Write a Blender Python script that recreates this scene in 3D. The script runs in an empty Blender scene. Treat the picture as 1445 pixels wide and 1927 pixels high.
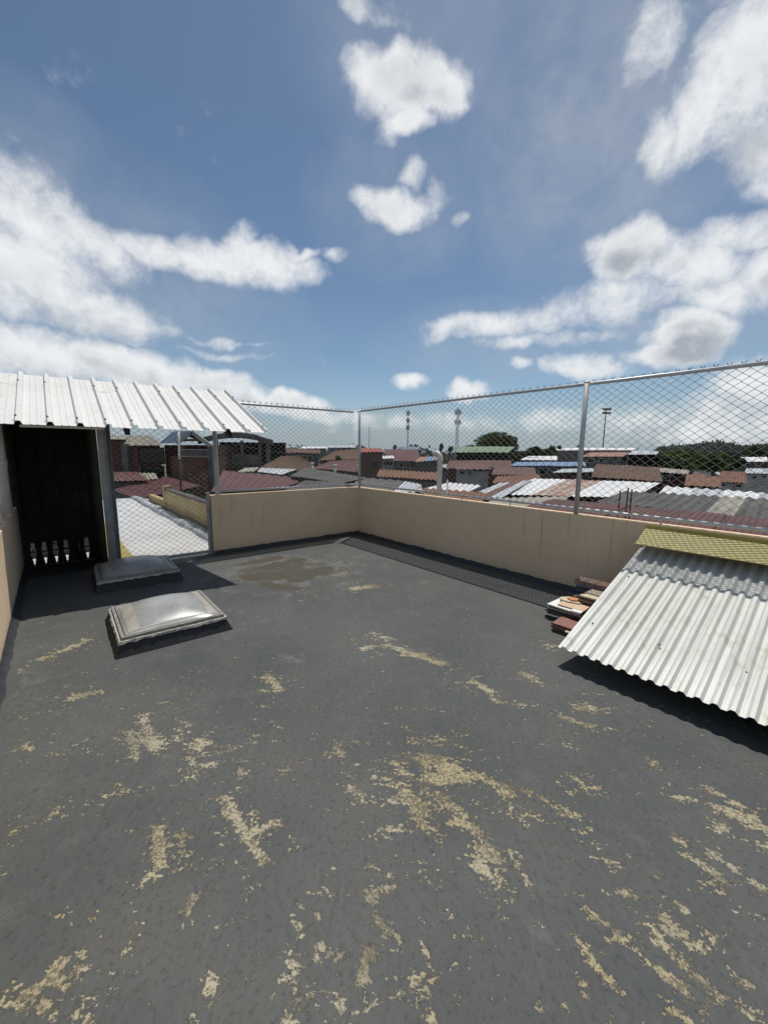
import bpy, math, random
import numpy as np
from mathutils import Vector
random.seed(7); np.random.seed(7)
D = bpy.data; SC = bpy.context.scene; COL = SC.collection
rad = math.radians

# ------------------------------------------------------------------ camera
F, CX, CY, H = 750.0, 722.5, 963.5, 1.6            # focal length and centre in photo pixels, eye height
PITCH, ROLL = rad(8.64), rad(0.6)
FW = np.array([0, math.cos(PITCH), -math.sin(PITCH)])
_r = np.array([1.0, 0, 0]); _u = np.cross(_r, FW)
RT = _r*math.cos(ROLL) + _u*math.sin(ROLL)
UP = -_r*math.sin(ROLL) + _u*math.cos(ROLL)
CAM = np.array([0, 0, H])
cd = D.cameras.new('camera'); cam = D.objects.new('camera', cd); COL.objects.link(cam)
cd.sensor_fit = 'HORIZONTAL'; cd.sensor_width = 36.0; cd.lens = F/1445.0*36.0
cd.clip_start = 0.05; cd.clip_end = 6000
from mathutils import Matrix
cam.matrix_world = Matrix(((RT[0], UP[0], -FW[0], 0), (RT[1], UP[1], -FW[1], 0), (RT[2], UP[2], -FW[2], H), (0, 0, 0, 1)))
SC.camera = cam

# ------------------------------------------------------------------ exposure
SC.view_settings.view_transform = 'Standard'; SC.view_settings.look = 'None'
SC.view_settings.gamma = 1.0; SC.view_settings.exposure = 0.0
SC.view_settings.use_curve_mapping = False

# ------------------------------------------------------------------ measuring helpers (photo pixel -> place)
def ray(x, y): return FW + RT*(x-CX)/F - UP*(y-CY)/F
def gz(x, y, z=0.0):
    d = ray(x, y); return CAM + d*((z-H)/d[2])
def at(x, y, Y):
    d = ray(x, y); return CAM + d*(Y/d[1])
def onpl(x, y, p, n):
    d = ray(x, y); return CAM + d*(np.dot(np.array(p)-CAM, n)/np.dot(d, n))

# ------------------------------------------------------------------ sun and sky
SUN_AZ, SUN_EL = rad(18), rad(69)
SDIR = np.array([math.sin(SUN_AZ)*math.cos(SUN_EL), math.cos(SUN_AZ)*math.cos(SUN_EL), math.sin(SUN_EL)])
sl = D.lights.new('sun', 'SUN'); sl.energy = 3.8; sl.angle = rad(0.45); sl.color = (1.0, 0.955, 0.89)
so = D.objects.new('sun', sl); COL.objects.link(so)
so.rotation_euler = Vector(SDIR).to_track_quat('Z', 'Y').to_euler(); so.location = (3, 6, 20)

W = D.worlds.new('World'); SC.world = W; W.use_nodes = True
nt = W.node_tree; nt.nodes.clear()

class NT:
    """small helper around a node tree"""
    def __init__(s, tree): s.t = tree
    def n(s, typ, **kw):
        nd = s.t.nodes.new(typ)
        for k, v in kw.items():
            if k == 'inp':
                for kk, vv in v.items():
                    if isinstance(vv, bpy.types.NodeSocket): s.t.links.new(vv, nd.inputs[kk])
                    else: nd.inputs[kk].default_value = vv
            else: setattr(nd, k, v)
        return nd
    def math(s, op, a, b=None, c=None, clamp=False):
        nd = s.t.nodes.new('ShaderNodeMath'); nd.operation = op; nd.use_clamp = clamp
        for i, v in enumerate((a, b, c)):
            if v is None: continue
            if isinstance(v, bpy.types.NodeSocket): s.t.links.new(v, nd.inputs[i])
            else: nd.inputs[i].default_value = v
        return nd.outputs[0]
    def vmath(s, op, a, b=None, scale=None):
        nd = s.t.nodes.new('ShaderNodeVectorMath'); nd.operation = op
        for i, v in enumerate((a, b)):
            if v is None: continue
            if isinstance(v, bpy.types.NodeSocket): s.t.links.new(v, nd.inputs[i])
            else: nd.inputs[i].default_value = v
        if scale is not None:
            if isinstance(scale, bpy.types.NodeSocket): s.t.links.new(scale, nd.inputs['Scale'])
            else: nd.inputs['Scale'].default_value = scale
        return nd
    def noise(s, vec, scale, detail=4, rough=0.55, dist=0.0):
        nd = s.n('ShaderNodeTexNoise', inp={'Scale': scale, 'Detail': detail, 'Roughness': rough, 'Distortion': dist})
        s.t.links.new(vec, nd.inputs['Vector']); return nd.outputs['Fac']
    def smooth(s, v, a, b, lo=0.0, hi=1.0):
        nd = s.n('ShaderNodeMapRange', interpolation_type='SMOOTHSTEP')
        s.t.links.new(v, nd.inputs[0])
        for i, x in ((1, a), (2, b), (3, lo), (4, hi)): nd.inputs[i].default_value = x
        return nd.outputs[0]
    def lin(s, v, a, b, lo=0.0, hi=1.0):
        nd = s.n('ShaderNodeMapRange'); nd.clamp = True
        s.t.links.new(v, nd.inputs[0])
        for i, x in ((1, a), (2, b), (3, lo), (4, hi)): nd.inputs[i].default_value = x
        return nd.outputs[0]
    def mix(s, f, a, b):
        nd = s.n('ShaderNodeMix', data_type='RGBA')
        for i, v in ((0, f), (6, a), (7, b)):
            if isinstance(v, bpy.types.NodeSocket): s.t.links.new(v, nd.inputs[i])
            elif i == 0: nd.inputs[0].default_value = v
            else: nd.inputs[i].default_value = (*v, 1) if len(v) == 3 else v
        return nd.outputs[2]

def azel(v): return math.atan2(v[0], v[1]), math.asin(v[2]/np.linalg.norm(v))
# clouds of the photographed sky: centre, half axes and tilt read off the photo, kept as directions; last value = how solid
CLOUDS = [
 (770,170,114,76,0,1.6),(728,150,60,48,0,1.3),(836,198,50,56,0,1.3),(765,242,60,30,0,1.1),
 (742,388,80,54,0,1.5),(770,328,38,28,0,.9),(690,370,40,34,0,1.0),(815,370,26,40,0,.5),
 (10,380,260,84,25,1.0),(-60,480,260,110,10,1.0),(150,440,160,52,28,.85),(320,480,150,30,14,.85),(455,500,150,46,4,1.0),(430,462,60,30,-25,.7),(545,510,70,20,-8,.6),
 (60,560,270,64,14,.9),(220,605,130,26,12,.8),(-40,640,200,45,0,.8),
 (60,665,165,54,6,1.35),(230,690,165,46,10,1.35),(380,722,140,40,10,1.3),(520,752,110,26,6,1.2),(640,778,110,16,4,.7),
 (1420,110,210,150,-40,1.0),(1320,215,160,70,-55,.95),(1240,270,70,42,-60,.75),(1500,260,150,100,0,1.0),(1230,60,50,100,35,.6),(1215,120,34,44,0,.4),
 (1185,478,106,58,0,1.4),(1280,500,120,52,-5,.9),(1400,425,140,34,-16,.75),(1170,560,240,40,-14,.7),(1455,510,70,76,0,1.05),(1370,560,120,46,0,.75),
 (920,614,160,26,-10,.75),(1060,592,150,30,-16,.7),(1010,645,120,16,-6,.5),
 (1290,628,106,50,0,1.5),(1262,668,108,28,0,1.3),(1100,692,96,28,0,1.2),(880,738,44,20,0,.9),(772,722,30,17,0,.9),(982,690,26,11,0,.7),
 (420,641,80,8,2,.5),(400,664,100,8,4,.42),(634,480,24,17,0,.7),(865,412,18,15,0,.55),(570,485,48,11,-12,.65),(700,20,60,26,20,.3),
 (1400,800,420,50,0,.55),(1250,770,260,34,-6,.6),(1000,790,220,22,-4,.5),(1420,720,140,44,0,.8),(760,795,160,16,0,.4),
]
GREY = [(790,205,60,36,0,.5),(1295,650,105,46,0,1.25),(1205,505,100,42,0,1.15),(1470,540,60,60,0,.9),(1430,260,170,60,-30,.8),(60,600,260,40,10,.55),(60,700,240,36,6,.75),(260,720,200,30,9,.7),(420,750,150,22,8,.6),(1250,780,330,40,-4,.6)]
def cloud_field(q, ae1, lst, floor_):
    """largest of a list of soft ellipses in (azimuth, elevation, 1)"""
    cover = None
    for (x, y, rx, ry, rot, k) in lst:
        a0, e0 = azel(ray(x, y)); cr, sr = math.cos(rad(rot)), math.sin(rad(rot))
        a1, e1 = azel(ray(x+rx*cr, y+rx*sr)); a2, e2 = azel(ray(x-ry*sr, y+ry*cr))
        L1 = math.hypot(a1-a0, e1-e0); L2 = math.hypot(a2-a0, e2-e0); th = math.atan2(e1-e0, a1-a0); c, s_ = math.cos(th), math.sin(th)
        va = (c/L1, s_/L1, -(a0*c+e0*s_)/L1); vb = (-s_/L2, c/L2, (a0*s_-e0*c)/L2)
        src = ae1 if cover is None else q.vmath('ADD', ae1, q.math('MULTIPLY', cover, 1e-7)).outputs[0]   # one after the other keeps the shader small
        u_ = q.vmath('DOT_PRODUCT', src, va).outputs['Value']; v_ = q.vmath('DOT_PRODUCT', src, vb).outputs['Value']
        r2 = q.math('MULTIPLY_ADD', v_, v_, q.math('MULTIPLY', u_, u_)); val = q.math('MULTIPLY_ADD', r2, -k, k)
        cover = q.math('MAXIMUM', val, floor_) if cover is None else q.math('MAXIMUM', cover, val)
    return cover
wq = NT(nt)
tc = wq.n('ShaderNodeTexCoord')
sky = wq.n('ShaderNodeTexSky', sky_type='NISHITA', sun_disc=False)
sky.sun_elevation = SUN_EL; sky.sun_rotation = SUN_AZ; sky.altitude = 1000; sky.air_density = 1.0; sky.dust_density = .8; sky.ozone_density = 1.0
dirv = wq.vmath('NORMALIZE', tc.outputs['Generated']).outputs[0]
w1 = wq.n('ShaderNodeTexNoise', inp={'Scale': 6.5, 'Detail': 3.0, 'Roughness': .6}); nt.links.new(dirv, w1.inputs['Vector'])
off = wq.vmath('SUBTRACT', w1.outputs['Color'], (0.5, 0.5, 0.5)).outputs[0]
wd = wq.vmath('ADD', dirv, wq.vmath('SCALE', off, scale=.085).outputs[0]).outputs[0]
sp = wq.n('ShaderNodeSeparateXYZ'); nt.links.new(wd, sp.inputs[0])
ae1 = wq.n('ShaderNodeCombineXYZ', inp={0: wq.math('ARCTAN2', sp.outputs[0], sp.outputs[1]), 1: wq.math('ARCSINE', sp.outputs[2]), 2: 1.0}).outputs[0]
cover = cloud_field(wq, ae1, CLOUDS, -.8)
sp0 = wq.n('ShaderNodeSeparateXYZ'); nt.links.new(dirv, sp0.inputs[0])
rest = wq.math('MULTIPLY', wq.smooth(wq.noise(dirv, 2.6, 3, .55), .44, .64), wq.smooth(sp0.outputs[1], .15, -.25))   # scattered cloud over the rest of the sky
cover = wq.math('MAXIMUM', cover, wq.math('MULTIPLY_ADD', rest, 1.3, -.6))
f1 = wq.noise(wq.vmath('ADD', dirv, wq.vmath('SCALE', off, scale=.05).outputs[0]).outputs[0], 8.5, 10, .66)
f1s = wq.noise(wq.vmath('ADD', dirv, tuple(float(v)*.03 for v in SDIR)).outputs[0], 8.5, 4, .6)
dens = wq.math('ADD', cover, wq.math('MULTIPLY_ADD', f1, 3.0, -1.5))
alpha = wq.smooth(dens, -.25, 1.15)
veil = cloud_field(wq, ae1, [(1150,230,520,330,-20,.42),(1300,560,420,170,-12,.42),(800,120,300,230,0,.22),(120,480,520,230,18,.34),(980,640,420,90,-8,.3),(750,390,190,160,0,.3)], 0.0)
veil = wq.math('MULTIPLY', veil, wq.smooth(f1, .25, .75, .35, 1.25))
grey = cloud_field(wq, ae1, GREY, 0.0)
relief = wq.math('MULTIPLY', wq.math('SUBTRACT', f1s, f1), 1.3)               # billows facing the sun are lighter
shade = wq.math('ADD', wq.math('MULTIPLY', wq.smooth(dens, .6, 1.7), .30), wq.math('ADD', relief, wq.math('MULTIPLY', wq.math('MULTIPLY', grey, wq.smooth(f1s, .34, .62, .25, 1.15)), .66)), clamp=True)
ccol = wq.mix(shade, (7.6, 7.7, 7.8), (3.4, 3.75, 4.2))
blue = wq.n('ShaderNodeMix', data_type='RGBA', blend_type='MULTIPLY'); blue.inputs[0].default_value = 1.0
nt.links.new(sky.outputs[0], blue.inputs[6]); blue.inputs[7].default_value = (.69, .735, .725, 1)     # the photo's white balance
hz = wq.smooth(sp0.outputs[2], .16, -.01, 0, .85)                              # moist air low over the plain
skyb = wq.mix(veil, wq.mix(hz, blue.outputs[2], (2.75, 3.4, 4.15)), (4.3, 4.6, 4.95))
skyc = wq.mix(wq.math('MULTIPLY', alpha, .96), skyb, ccol)
bg = wq.n('ShaderNodeBackground'); nt.links.new(skyc, bg.inputs[0]); bg.inputs[1].default_value = 0.115
wo = wq.n('ShaderNodeOutputWorld'); nt.links.new(bg.outputs[0], wo.inputs[0])
W.cycles.sampling_method = 'NONE'

# ------------------------------------------------------------------ materials
MATS = {}
def new_mat(name):
    m = D.materials.new(name); m.use_nodes = True; m.node_tree.nodes.clear(); q = NT(m.node_tree)
    b = q.n('ShaderNodeBsdfPrincipled'); o = q.n('ShaderNodeOutputMaterial'); m.node_tree.links.new(b.outputs[0], o.inputs[0])
    q.b = b; q.m = m; q.pos = q.n('ShaderNodeNewGeometry').outputs['Position']; MATS[name] = m
    return q
def bump(q, h, strength=.3, dist=.01):
    bn = q.n('ShaderNodeBump', inp={'Strength': strength, 'Distance': dist}); q.t.links.new(h, bn.inputs['Height'])
    q.t.links.new(bn.outputs[0], q.b.inputs['Normal'])
def mapped(q, rotz=0.0, scale=(1, 1, 1)):
    mp = q.n('ShaderNodeMapping'); mp.inputs['Rotation'].default_value = (0, 0, rotz); mp.inputs['Scale'].default_value = scale
    q.t.links.new(q.pos, mp.inputs['Vector']); return mp.outputs[0]
FR = rad(49.35)                                               # turns world axes into the terrace's own axes
def simple(name, c1, c2, scale=3.0, rough=.7, metal=0.0, bmp=.15, stretch=(1, 1, 1), detail=6, lo=.35, hi=.65, bscale=None, spec=.5, bdist=.01):
    q = new_mat(name); v = mapped(q, FR, stretch)
    n = q.noise(v, scale, detail, .62)
    q.t.links.new(q.mix(q.smooth(n, lo, hi), c1, c2), q.b.inputs['Base Color'])
    q.b.inputs['Roughness'].default_value = rough; q.b.inputs['Metallic'].default_value = metal
    q.b.inputs['Specular IOR Level'].default_value = spec
    if bmp: bump(q, q.noise(v, bscale or scale*6, 5, .6), bmp, bdist)
    return q.m
def sheet_mat(name, c1, c2, dirt, amount=.5, rough=.45, metal=0.0, scale=1.2, spec=.5):
    """painted metal / fibre cement sheet: two tones, run-off dirt and small blotches"""
    q = new_mat(name); v = mapped(q, FR)
    n1 = q.noise(v, scale, 6, .6); n2 = q.noise(v, scale*7, 6, .7); n3 = q.noise(mapped(q, FR, (6, .7, 1)), scale*2.2, 5, .65)
    base = q.mix(q.smooth(n1, .35, .65), c1, c2)
    d = q.math('MULTIPLY', q.smooth(q.math('ADD', q.math('MULTIPLY', n2, .5), q.math('MULTIPLY', n3, .5)), .5, .68), amount)
    q.t.links.new(q.mix(d, base, dirt), q.b.inputs['Base Color'])
    q.b.inputs['Roughness'].default_value = rough; q.b.inputs['Metallic'].default_value = metal
    q.b.inputs['Specular IOR Level'].default_value = spec
    bump(q, n2, .12, .01); return q.m
def brick_mat(name, c1, c2, mortar, rotz=FR, sc=1.0):
    q = new_mat(name); v = mapped(q, rotz); s = q.n('ShaderNodeSeparateXYZ'); q.t.links.new(v, s.inputs[0])
    xy = q.math('ADD', s.outputs[0], s.outputs[1])
    c = q.n('ShaderNodeCombineXYZ', inp={0: xy, 1: s.outputs[2]}).outputs[0]
    br = q.n('ShaderNodeTexBrick', inp={'Color1': (*c1, 1), 'Color2': (*c2, 1), 'Mortar': (*mortar, 1), 'Scale': 1.0/sc, 'Mortar Size': .012, 'Brick Width': .33, 'Row Height': .14})
    q.t.links.new(c, br.inputs['Vector'])
    n = q.noise(v, 1.3, 6, .65)
    q.t.links.new(q.mix(q.smooth(n, .45, .75, 0, .6), br.outputs['Color'], tuple(x*.35 for x in c1)), q.b.inputs['Base Color'])
    q.b.inputs['Roughness'].default_value = .9; bump(q, br.outputs['Fac'], -.4, .02); return q.m

# floor: grey waterproofing paint, peeled and scraped to a cream screed where the mesh attribute 'wear' says so
def floor_mat():
    q = new_mat('floor_paint'); t = q.t
    at_ = q.n('ShaderNodeAttribute', attribute_name='wear').outputs['Fac']
    wet = q.n('ShaderNodeAttribute', attribute_name='stain').outputs['Fac']
    v = mapped(q, FR)
    big = q.noise(v, .9, 6, .6); mid = q.noise(v, 5.0, 8, .65); fine = q.noise(v, 42.0, 6, .7)
    br1 = q.noise(mapped(q, FR+.5, (26, 1.6, 1)), 2.0, 7, .7); br2 = q.noise(mapped(q, FR-.9, (22, 1.4, 1)), 2.4, 7, .7)
    base = q.mix(q.smooth(big, .3, .7), (.068, .074, .072), (.098, .101, .095))
    base = q.mix(q.smooth(mid, .48, .72, 0, .55), base, (.118, .121, .115))
    base = q.mix(q.smooth(br1, .52, .78, 0, .5), base, (.132, .136, .130))
    base = q.mix(q.smooth(br2, .50, .78, 0, .5), base, (.047, .050, .054))
    base = q.mix(q.smooth(q.noise(v, 1.7, 4, .6), .50, .72, 0, .5), base, (.102, .096, .083))
    base = q.mix(q.smooth(fine, .50, .68, 0, .55), base, (.034, .036, .036))
    base = q.mix(q.smooth(q.noise(v, 17.0, 5, .7), .56, .70, 0, .22), base, (.040, .043, .043))
    # muddy dried puddle
    wl = q.math('ADD', wet, q.math('MULTIPLY_ADD', q.noise(v, 3.2, 7, .65), 1.5, -.75))
    sm = q.smooth(wl, .22, .72)
    mud = q.mix(q.smooth(fine, .35, .65), (.050, .041, .028), (.090, .076, .054))
    base = q.mix(q.math('MULTIPLY', sm, .88), base, mud)
    rim = q.math('MULTIPLY', q.smooth(wl, .12, .4), q.math('SUBTRACT', 1.0, sm))
    base = q.mix(q.math('MULTIPLY', q.math('MULTIPLY', rim, q.smooth(mid, .4, .6)), .6), base, (.20, .20, .185))
    # peeling
    pn1 = q.noise(mapped(q, FR+.10, (.9, 2.9, 1)), 3.8, 8, .68); pn2 = q.noise(mapped(q, FR+.10, (.9, 1.9, 1)), 18.0, 5, .7)
    pn3 = q.noise(v, 60.0, 3, .7)
    lvl = q.math('ADD', q.math('ADD', at_, q.math('MULTIPLY_ADD', pn3, 1.9, -.95)), q.math('ADD', q.math('MULTIPLY_ADD', pn1, 2.2, -1.1), q.math('MULTIPLY_ADD', pn2, 2.6, -1.3)))
    peel = q.smooth(lvl, .46, .58)
    sp1 = q.noise(v, 70.0, 4, .75)
    cream = q.mix(q.smooth(big, .4, .6), (.35, .295, .175), (.38, .345, .25))
    cream = q.mix(q.smooth(q.math('ADD', sp1, q.math('MULTIPLY_ADD', mid, .5, -.25)), .43, .58, 0, .85), cream, (.090, .080, .058))
    cream = q.mix(q.smooth(q.noise(v, 2.6, 4), .50, .68, 0, .6), cream, (.14, .122, .085))
    edge = q.math('MULTIPLY', q.smooth(lvl, .26, .46), q.math('SUBTRACT', 1.0, peel))
    base = q.mix(q.math('MULTIPLY', edge, .22), base, (.048, .043, .036))
    col = q.mix(peel, base, cream)
    vo = q.n('ShaderNodeTexVoronoi', inp={'Scale': 1.9, 'Randomness': 1.0}); t.links.new(v, vo.inputs['Vector'])
    chip = q.math('LESS_THAN', q.math('ADD', vo.outputs['Distance'], q.math('MULTIPLY', fine, .012)), .0155)
    col = q.mix(q.math('MULTIPLY', chip, .9), col, (.62, .61, .57))
    t.links.new(col, q.b.inputs['Base Color'])
    q.b.inputs['Specular IOR Level'].default_value = .2
    t.links.new(q.lin(mid, .3, .7, .58, .75), q.b.inputs['Roughness'])
    h = q.math('ADD', q.math('MULTIPLY', peel, -1.0), q.math('ADD', q.math('MULTIPLY', fine, .35), q.math('ADD', q.math('MULTIPLY', br1, .4), q.math('MULTIPLY', big, 1.2))))
    bump(q, h, .55, .008); return q.m
M_FLOOR = floor_mat()
# plaster parapets with rain streaks running down from the coping
def plaster_mat(name, c1, c2, streak, smin, smax):
    q = new_mat(name); v = mapped(q, FR)
    n = q.noise(v, 1.6, 6, .6); f = q.noise(v, 130.0, 4, .7); md = q.noise(v, 14, 6, .65)
    st = q.noise(mapped(q, FR, (17, 17, .75)), 1.5, 6, .62); st2 = q.noise(mapped(q, FR, (1.2, 1.2, .5)), 1.0, 3)
    s = q.n('ShaderNodeSeparateXYZ'); q.t.links.new(q.pos, s.inputs[0])
    topw = q.lin(s.outputs[2], .25, .9, .0, .85)
    col = q.mix(q.smooth(n, .3, .7), c1, c2)
    col = q.mix(q.smooth(md, .5, .8, 0, .3), col, tuple(x*.72 for x in c1))
    m = q.math('MULTIPLY', q.smooth(q.math('ADD', st, q.math('MULTIPLY_ADD', st2, .35, -.175)), smin, smax), topw)
    col = q.mix(m, col, streak)
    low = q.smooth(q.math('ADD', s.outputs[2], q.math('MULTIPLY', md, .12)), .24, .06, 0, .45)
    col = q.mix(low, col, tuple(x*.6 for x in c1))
    q.t.links.new(col, q.b.inputs['Base Color']); q.b.inputs['Roughness'].default_value = .92; q.b.inputs['Specular IOR Level'].default_value = .15
    bump(q, q.math('ADD', f, q.math('MULTIPLY', md, .5)), .45, .004); return q.m
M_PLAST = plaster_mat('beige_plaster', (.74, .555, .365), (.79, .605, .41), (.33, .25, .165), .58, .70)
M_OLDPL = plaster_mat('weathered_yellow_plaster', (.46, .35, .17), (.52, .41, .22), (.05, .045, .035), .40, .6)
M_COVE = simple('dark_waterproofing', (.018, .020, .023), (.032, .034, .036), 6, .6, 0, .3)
M_GALV = simple('galvanised_tube', (.46, .46, .455), (.56, .56, .55), 9, .45, .25, .05)
M_WIRE = simple('fence_wire', (.17, .165, .155), (.24, .235, .22), 20, .6, 0, 0, spec=.25)
M_WHITE = sheet_mat('white_canopy_sheet', (.70, .69, .655), (.75, .74, .71), (.52, .49, .43), .4, .55, spec=.2)
M_ZINC = sheet_mat('pale_corrugated_sheet', (.54, .54, .49), (.63, .63, .585), (.36, .33, .26), .65, .45, 0.0, spec=.3)
M_YEL = sheet_mat('yellow_green_sheet', (.40, .325, .075), (.46, .38, .11), (.19, .15, .05), .45, .55)
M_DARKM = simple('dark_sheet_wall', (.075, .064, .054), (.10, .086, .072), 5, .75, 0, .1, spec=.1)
M_DSTEEL = simple('dark_steel', (.03, .028, .026), (.06, .055, .05), 8, .55, .3, .1)
M_PURL = simple('grey_steel_tube', (.30, .305, .30), (.40, .405, .40), 8, .5, .3, .05)
M_ALU = simple('aged_aluminium_trim', (.21, .20, .17), (.32, .305, .265), 18, .5, .25, .25)
M_MORT = simple('mortar_smear', (.30, .285, .25), (.46, .44, .39), 30, .9, 0, .4)
M_CURB = simple('curb_black_paint', (.012, .013, .015), (.022, .023, .025), 10, .65, 0, .35)
def dome_mat():
    q = new_mat('acrylic_dome'); v = mapped(q, FR)
    n = q.noise(v, 5.5, 7, .65); n2 = q.noise(mapped(q, FR+.3, (14, 2, 1)), 3, 6, .7)
    c = q.mix(q.smooth(n, .35, .7), (.26, .265, .26), (.33, .33, .32))
    c = q.mix(q.smooth(n2, .55, .75, 0, .5), c, (.36, .36, .34))
    q.t.links.new(c, q.b.inputs['Base Color']); q.t.links.new(q.lin(n, .3, .7, .24, .40), q.b.inputs['Roughness'])
    q.b.inputs['Specular IOR Level'].default_value = .6; return q.m
M_DOME = dome_mat()
M_DOMEIN = simple('frosted_border', (.30, .28, .235), (.38, .36, .31), 14, .5, 0, .2)
M_CONC = simple('raw_concrete', (.105, .10, .09), (.165, .158, .143), 2.2, .92, 0, .4)
M_GUT = simple('silver_flashing', (.30, .31, .32), (.60, .61, .62), 4, .5, .2, .9, detail=8, bdist=.05)
M_LEAD = simple('grey_gutter_metal', (.13, .135, .14), (.22, .22, .22), 5, .6, .2, .2)
M_PVC = simple('white_pvc', (.62, .60, .54), (.70, .68, .62), 5, .4, 0, .02)
M_REBAR = simple('rusty_rebar', (.06, .035, .022), (.10, .05, .03), 30, .85, 0, .4)
M_GROUND = simple('bare_ground', (.09, .08, .065), (.14, .125, .10), .2, .95, 0, .3)
M_GLASS = simple('dark_glass', (.010, .012, .014), (.016, .018, .02), 3, .12, 0, 0)
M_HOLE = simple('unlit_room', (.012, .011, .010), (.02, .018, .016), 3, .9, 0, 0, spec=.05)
M_WFRAME = simple('window_frame', (.30, .30, .29), (.40, .40, .38), 8, .6, 0, 0)
M_PAINTW = simple('old_white_wall', (.28, .28, .27), (.40, .40, .385), 1.4, .9, 0, .25)
M_PAINTG = simple('grey_green_wall', (.085, .092, .08), (.13, .135, .118), 1.4, .9, 0, .25)
M_BRICK = brick_mat('red_brick', (.15, .062, .042), (.20, .088, .057), (.14, .115, .095))
M_BRICKD = brick_mat('dark_red_brick', (.090, .033, .025), (.12, .044, .031), (.075, .056, .046))
M_BRICKO = brick_mat('orange_hollow_brick', (.30, .15, .075), (.37, .19, .10), (.26, .22, .17), sc=1.3)
M_WOOD = simple('weathered_wood', (.10, .075, .05), (.17, .13, .09), 4, .85, 0, .3, (1, 1, 8))
R_MAROON = sheet_mat('maroon_sheet', (.080, .026, .022), (.110, .036, .030), (.045, .024, .021), .6, .6, spec=.3)
R_MAROON2 = sheet_mat('faded_maroon_sheet', (.11, .048, .040), (.14, .065, .054), (.06, .033, .03), .6, .65, spec=.3)
R_ASB = sheet_mat('dark_fibre_cement', (.085, .085, .082), (.13, .128, .12), (.035, .035, .034), .8, .9, spec=.2)
R_ASBL = sheet_mat('pale_fibre_cement', (.26, .25, .21), (.33, .31, .26), (.12, .11, .09), .7, .9, spec=.2)
R_WHITE = sheet_mat('white_metal_roof', (.62, .62, .61), (.70, .70, .69), (.44, .41, .36), .5, .5, spec=.25)
R_SILV = sheet_mat('silver_metal_roof', (.40, .42, .43), (.52, .54, .55), (.26, .22, .18), .55, .4, .15)
R_RUST = sheet_mat('rusted_metal_roof', (.25, .09, .035), (.40, .36, .31), (.13, .045, .02), .8, .7, 0, 2.4)
R_TERRA = sheet_mat('clay_tile_roof', (.17, .088, .056), (.21, .115, .076), (.08, .05, .036), .75, .9, spec=.2)
R_ORANGE = sheet_mat('orange_red_roof', (.26, .065, .04), (.30, .085, .05), (.18, .05, .03), .5, .7, spec=.3)
R_BROWN = sheet_mat('brown_roof', (.10, .06, .042), (.14, .085, .06), (.05, .035, .028), .7, .85, spec=.2)
R_BLUE = sheet_mat('blue_metal_roof', (.11, .19, .33), (.16, .25, .40), (.08, .11, .17), .4, .45)
R_SLATE = sheet_mat('slate_blue_roof', (.075, .12, .17), (.11, .16, .21), (.05, .07, .09), .5, .5)
R_GREEN = sheet_mat('green_metal_roof', (.10, .17, .075), (.14, .21, .10), (.07, .09, .05), .5, .55)
R_PINK = sheet_mat('faded_pink_roof', (.30, .16, .125), (.36, .21, .17), (.18, .10, .08), .5, .8, spec=.2)
def tile_mat(name, c1, c2, sc=25): return simple(name, c1, c2, sc, .55, 0, .08)
T_BROWN = tile_mat('brown_quarry_tile', (.25, .155, .115), (.31, .20, .155)); T_CREAM = tile_mat('cream_tile', (.52, .42, .29), (.60, .50, .37))
T_PEACH = tile_mat('peach_tile', (.55, .38, .25), (.62, .46, .32)); T_WHITE = tile_mat('white_tile', (.72, .71, .67), (.78, .77, .74))
T_ORANGE = tile_mat('orange_tile', (.50, .19, .07), (.58, .24, .10)); T_DARK = tile_mat('dark_brown_tile', (.055, .038, .030), (.085, .06, .048))
T_BLUE = tile_mat('blue_grey_tile', (.16, .17, .26), (.22, .23, .33)); T_RED = tile_mat('reddish_tile', (.20, .085, .06), (.26, .12, .09))
def leaf_mat(name, c1, c2):
    q = new_mat(name); n = q.noise(q.pos, .9, 4, .6)
    q.t.links.new(q.mix(q.smooth(n, .35, .65), c1, c2), q.b.inputs['Base Color']); q.b.inputs['Roughness'].default_value = .75
    q.b.inputs['Specular IOR Level'].default_value = .25
    tr = q.n('ShaderNodeBsdfTranslucent', inp={'Color': (*tuple(x*1.4 for x in c2), 1)}); mx = q.n('ShaderNodeMixShader', inp={0: .25})
    out = [n_ for n_ in q.t.nodes if n_.type == 'OUTPUT_MATERIAL'][0]
    q.t.links.new(q.b.outputs[0], mx.inputs[1]); q.t.links.new(tr.outputs[0], mx.inputs[2]); q.t.links.new(mx.outputs[0], out.inputs[0]); return q.m
L_DARK = leaf_mat('dark_leaves', (.022, .038, .014), (.045, .065, .022)); L_MID = leaf_mat('green_leaves', (.045, .075, .018), (.09, .13, .03))
L_HILL_HAZE = leaf_mat('hazy_hill_leaves', (.045, .060, .052), (.070, .086, .070)); M_BARK = simple('bark', (.07, .055, .04), (.11, .09, .065), 4, .95, 0, .4)  # hill leaves: distance haze mixed into the colour, paler and bluer

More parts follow.
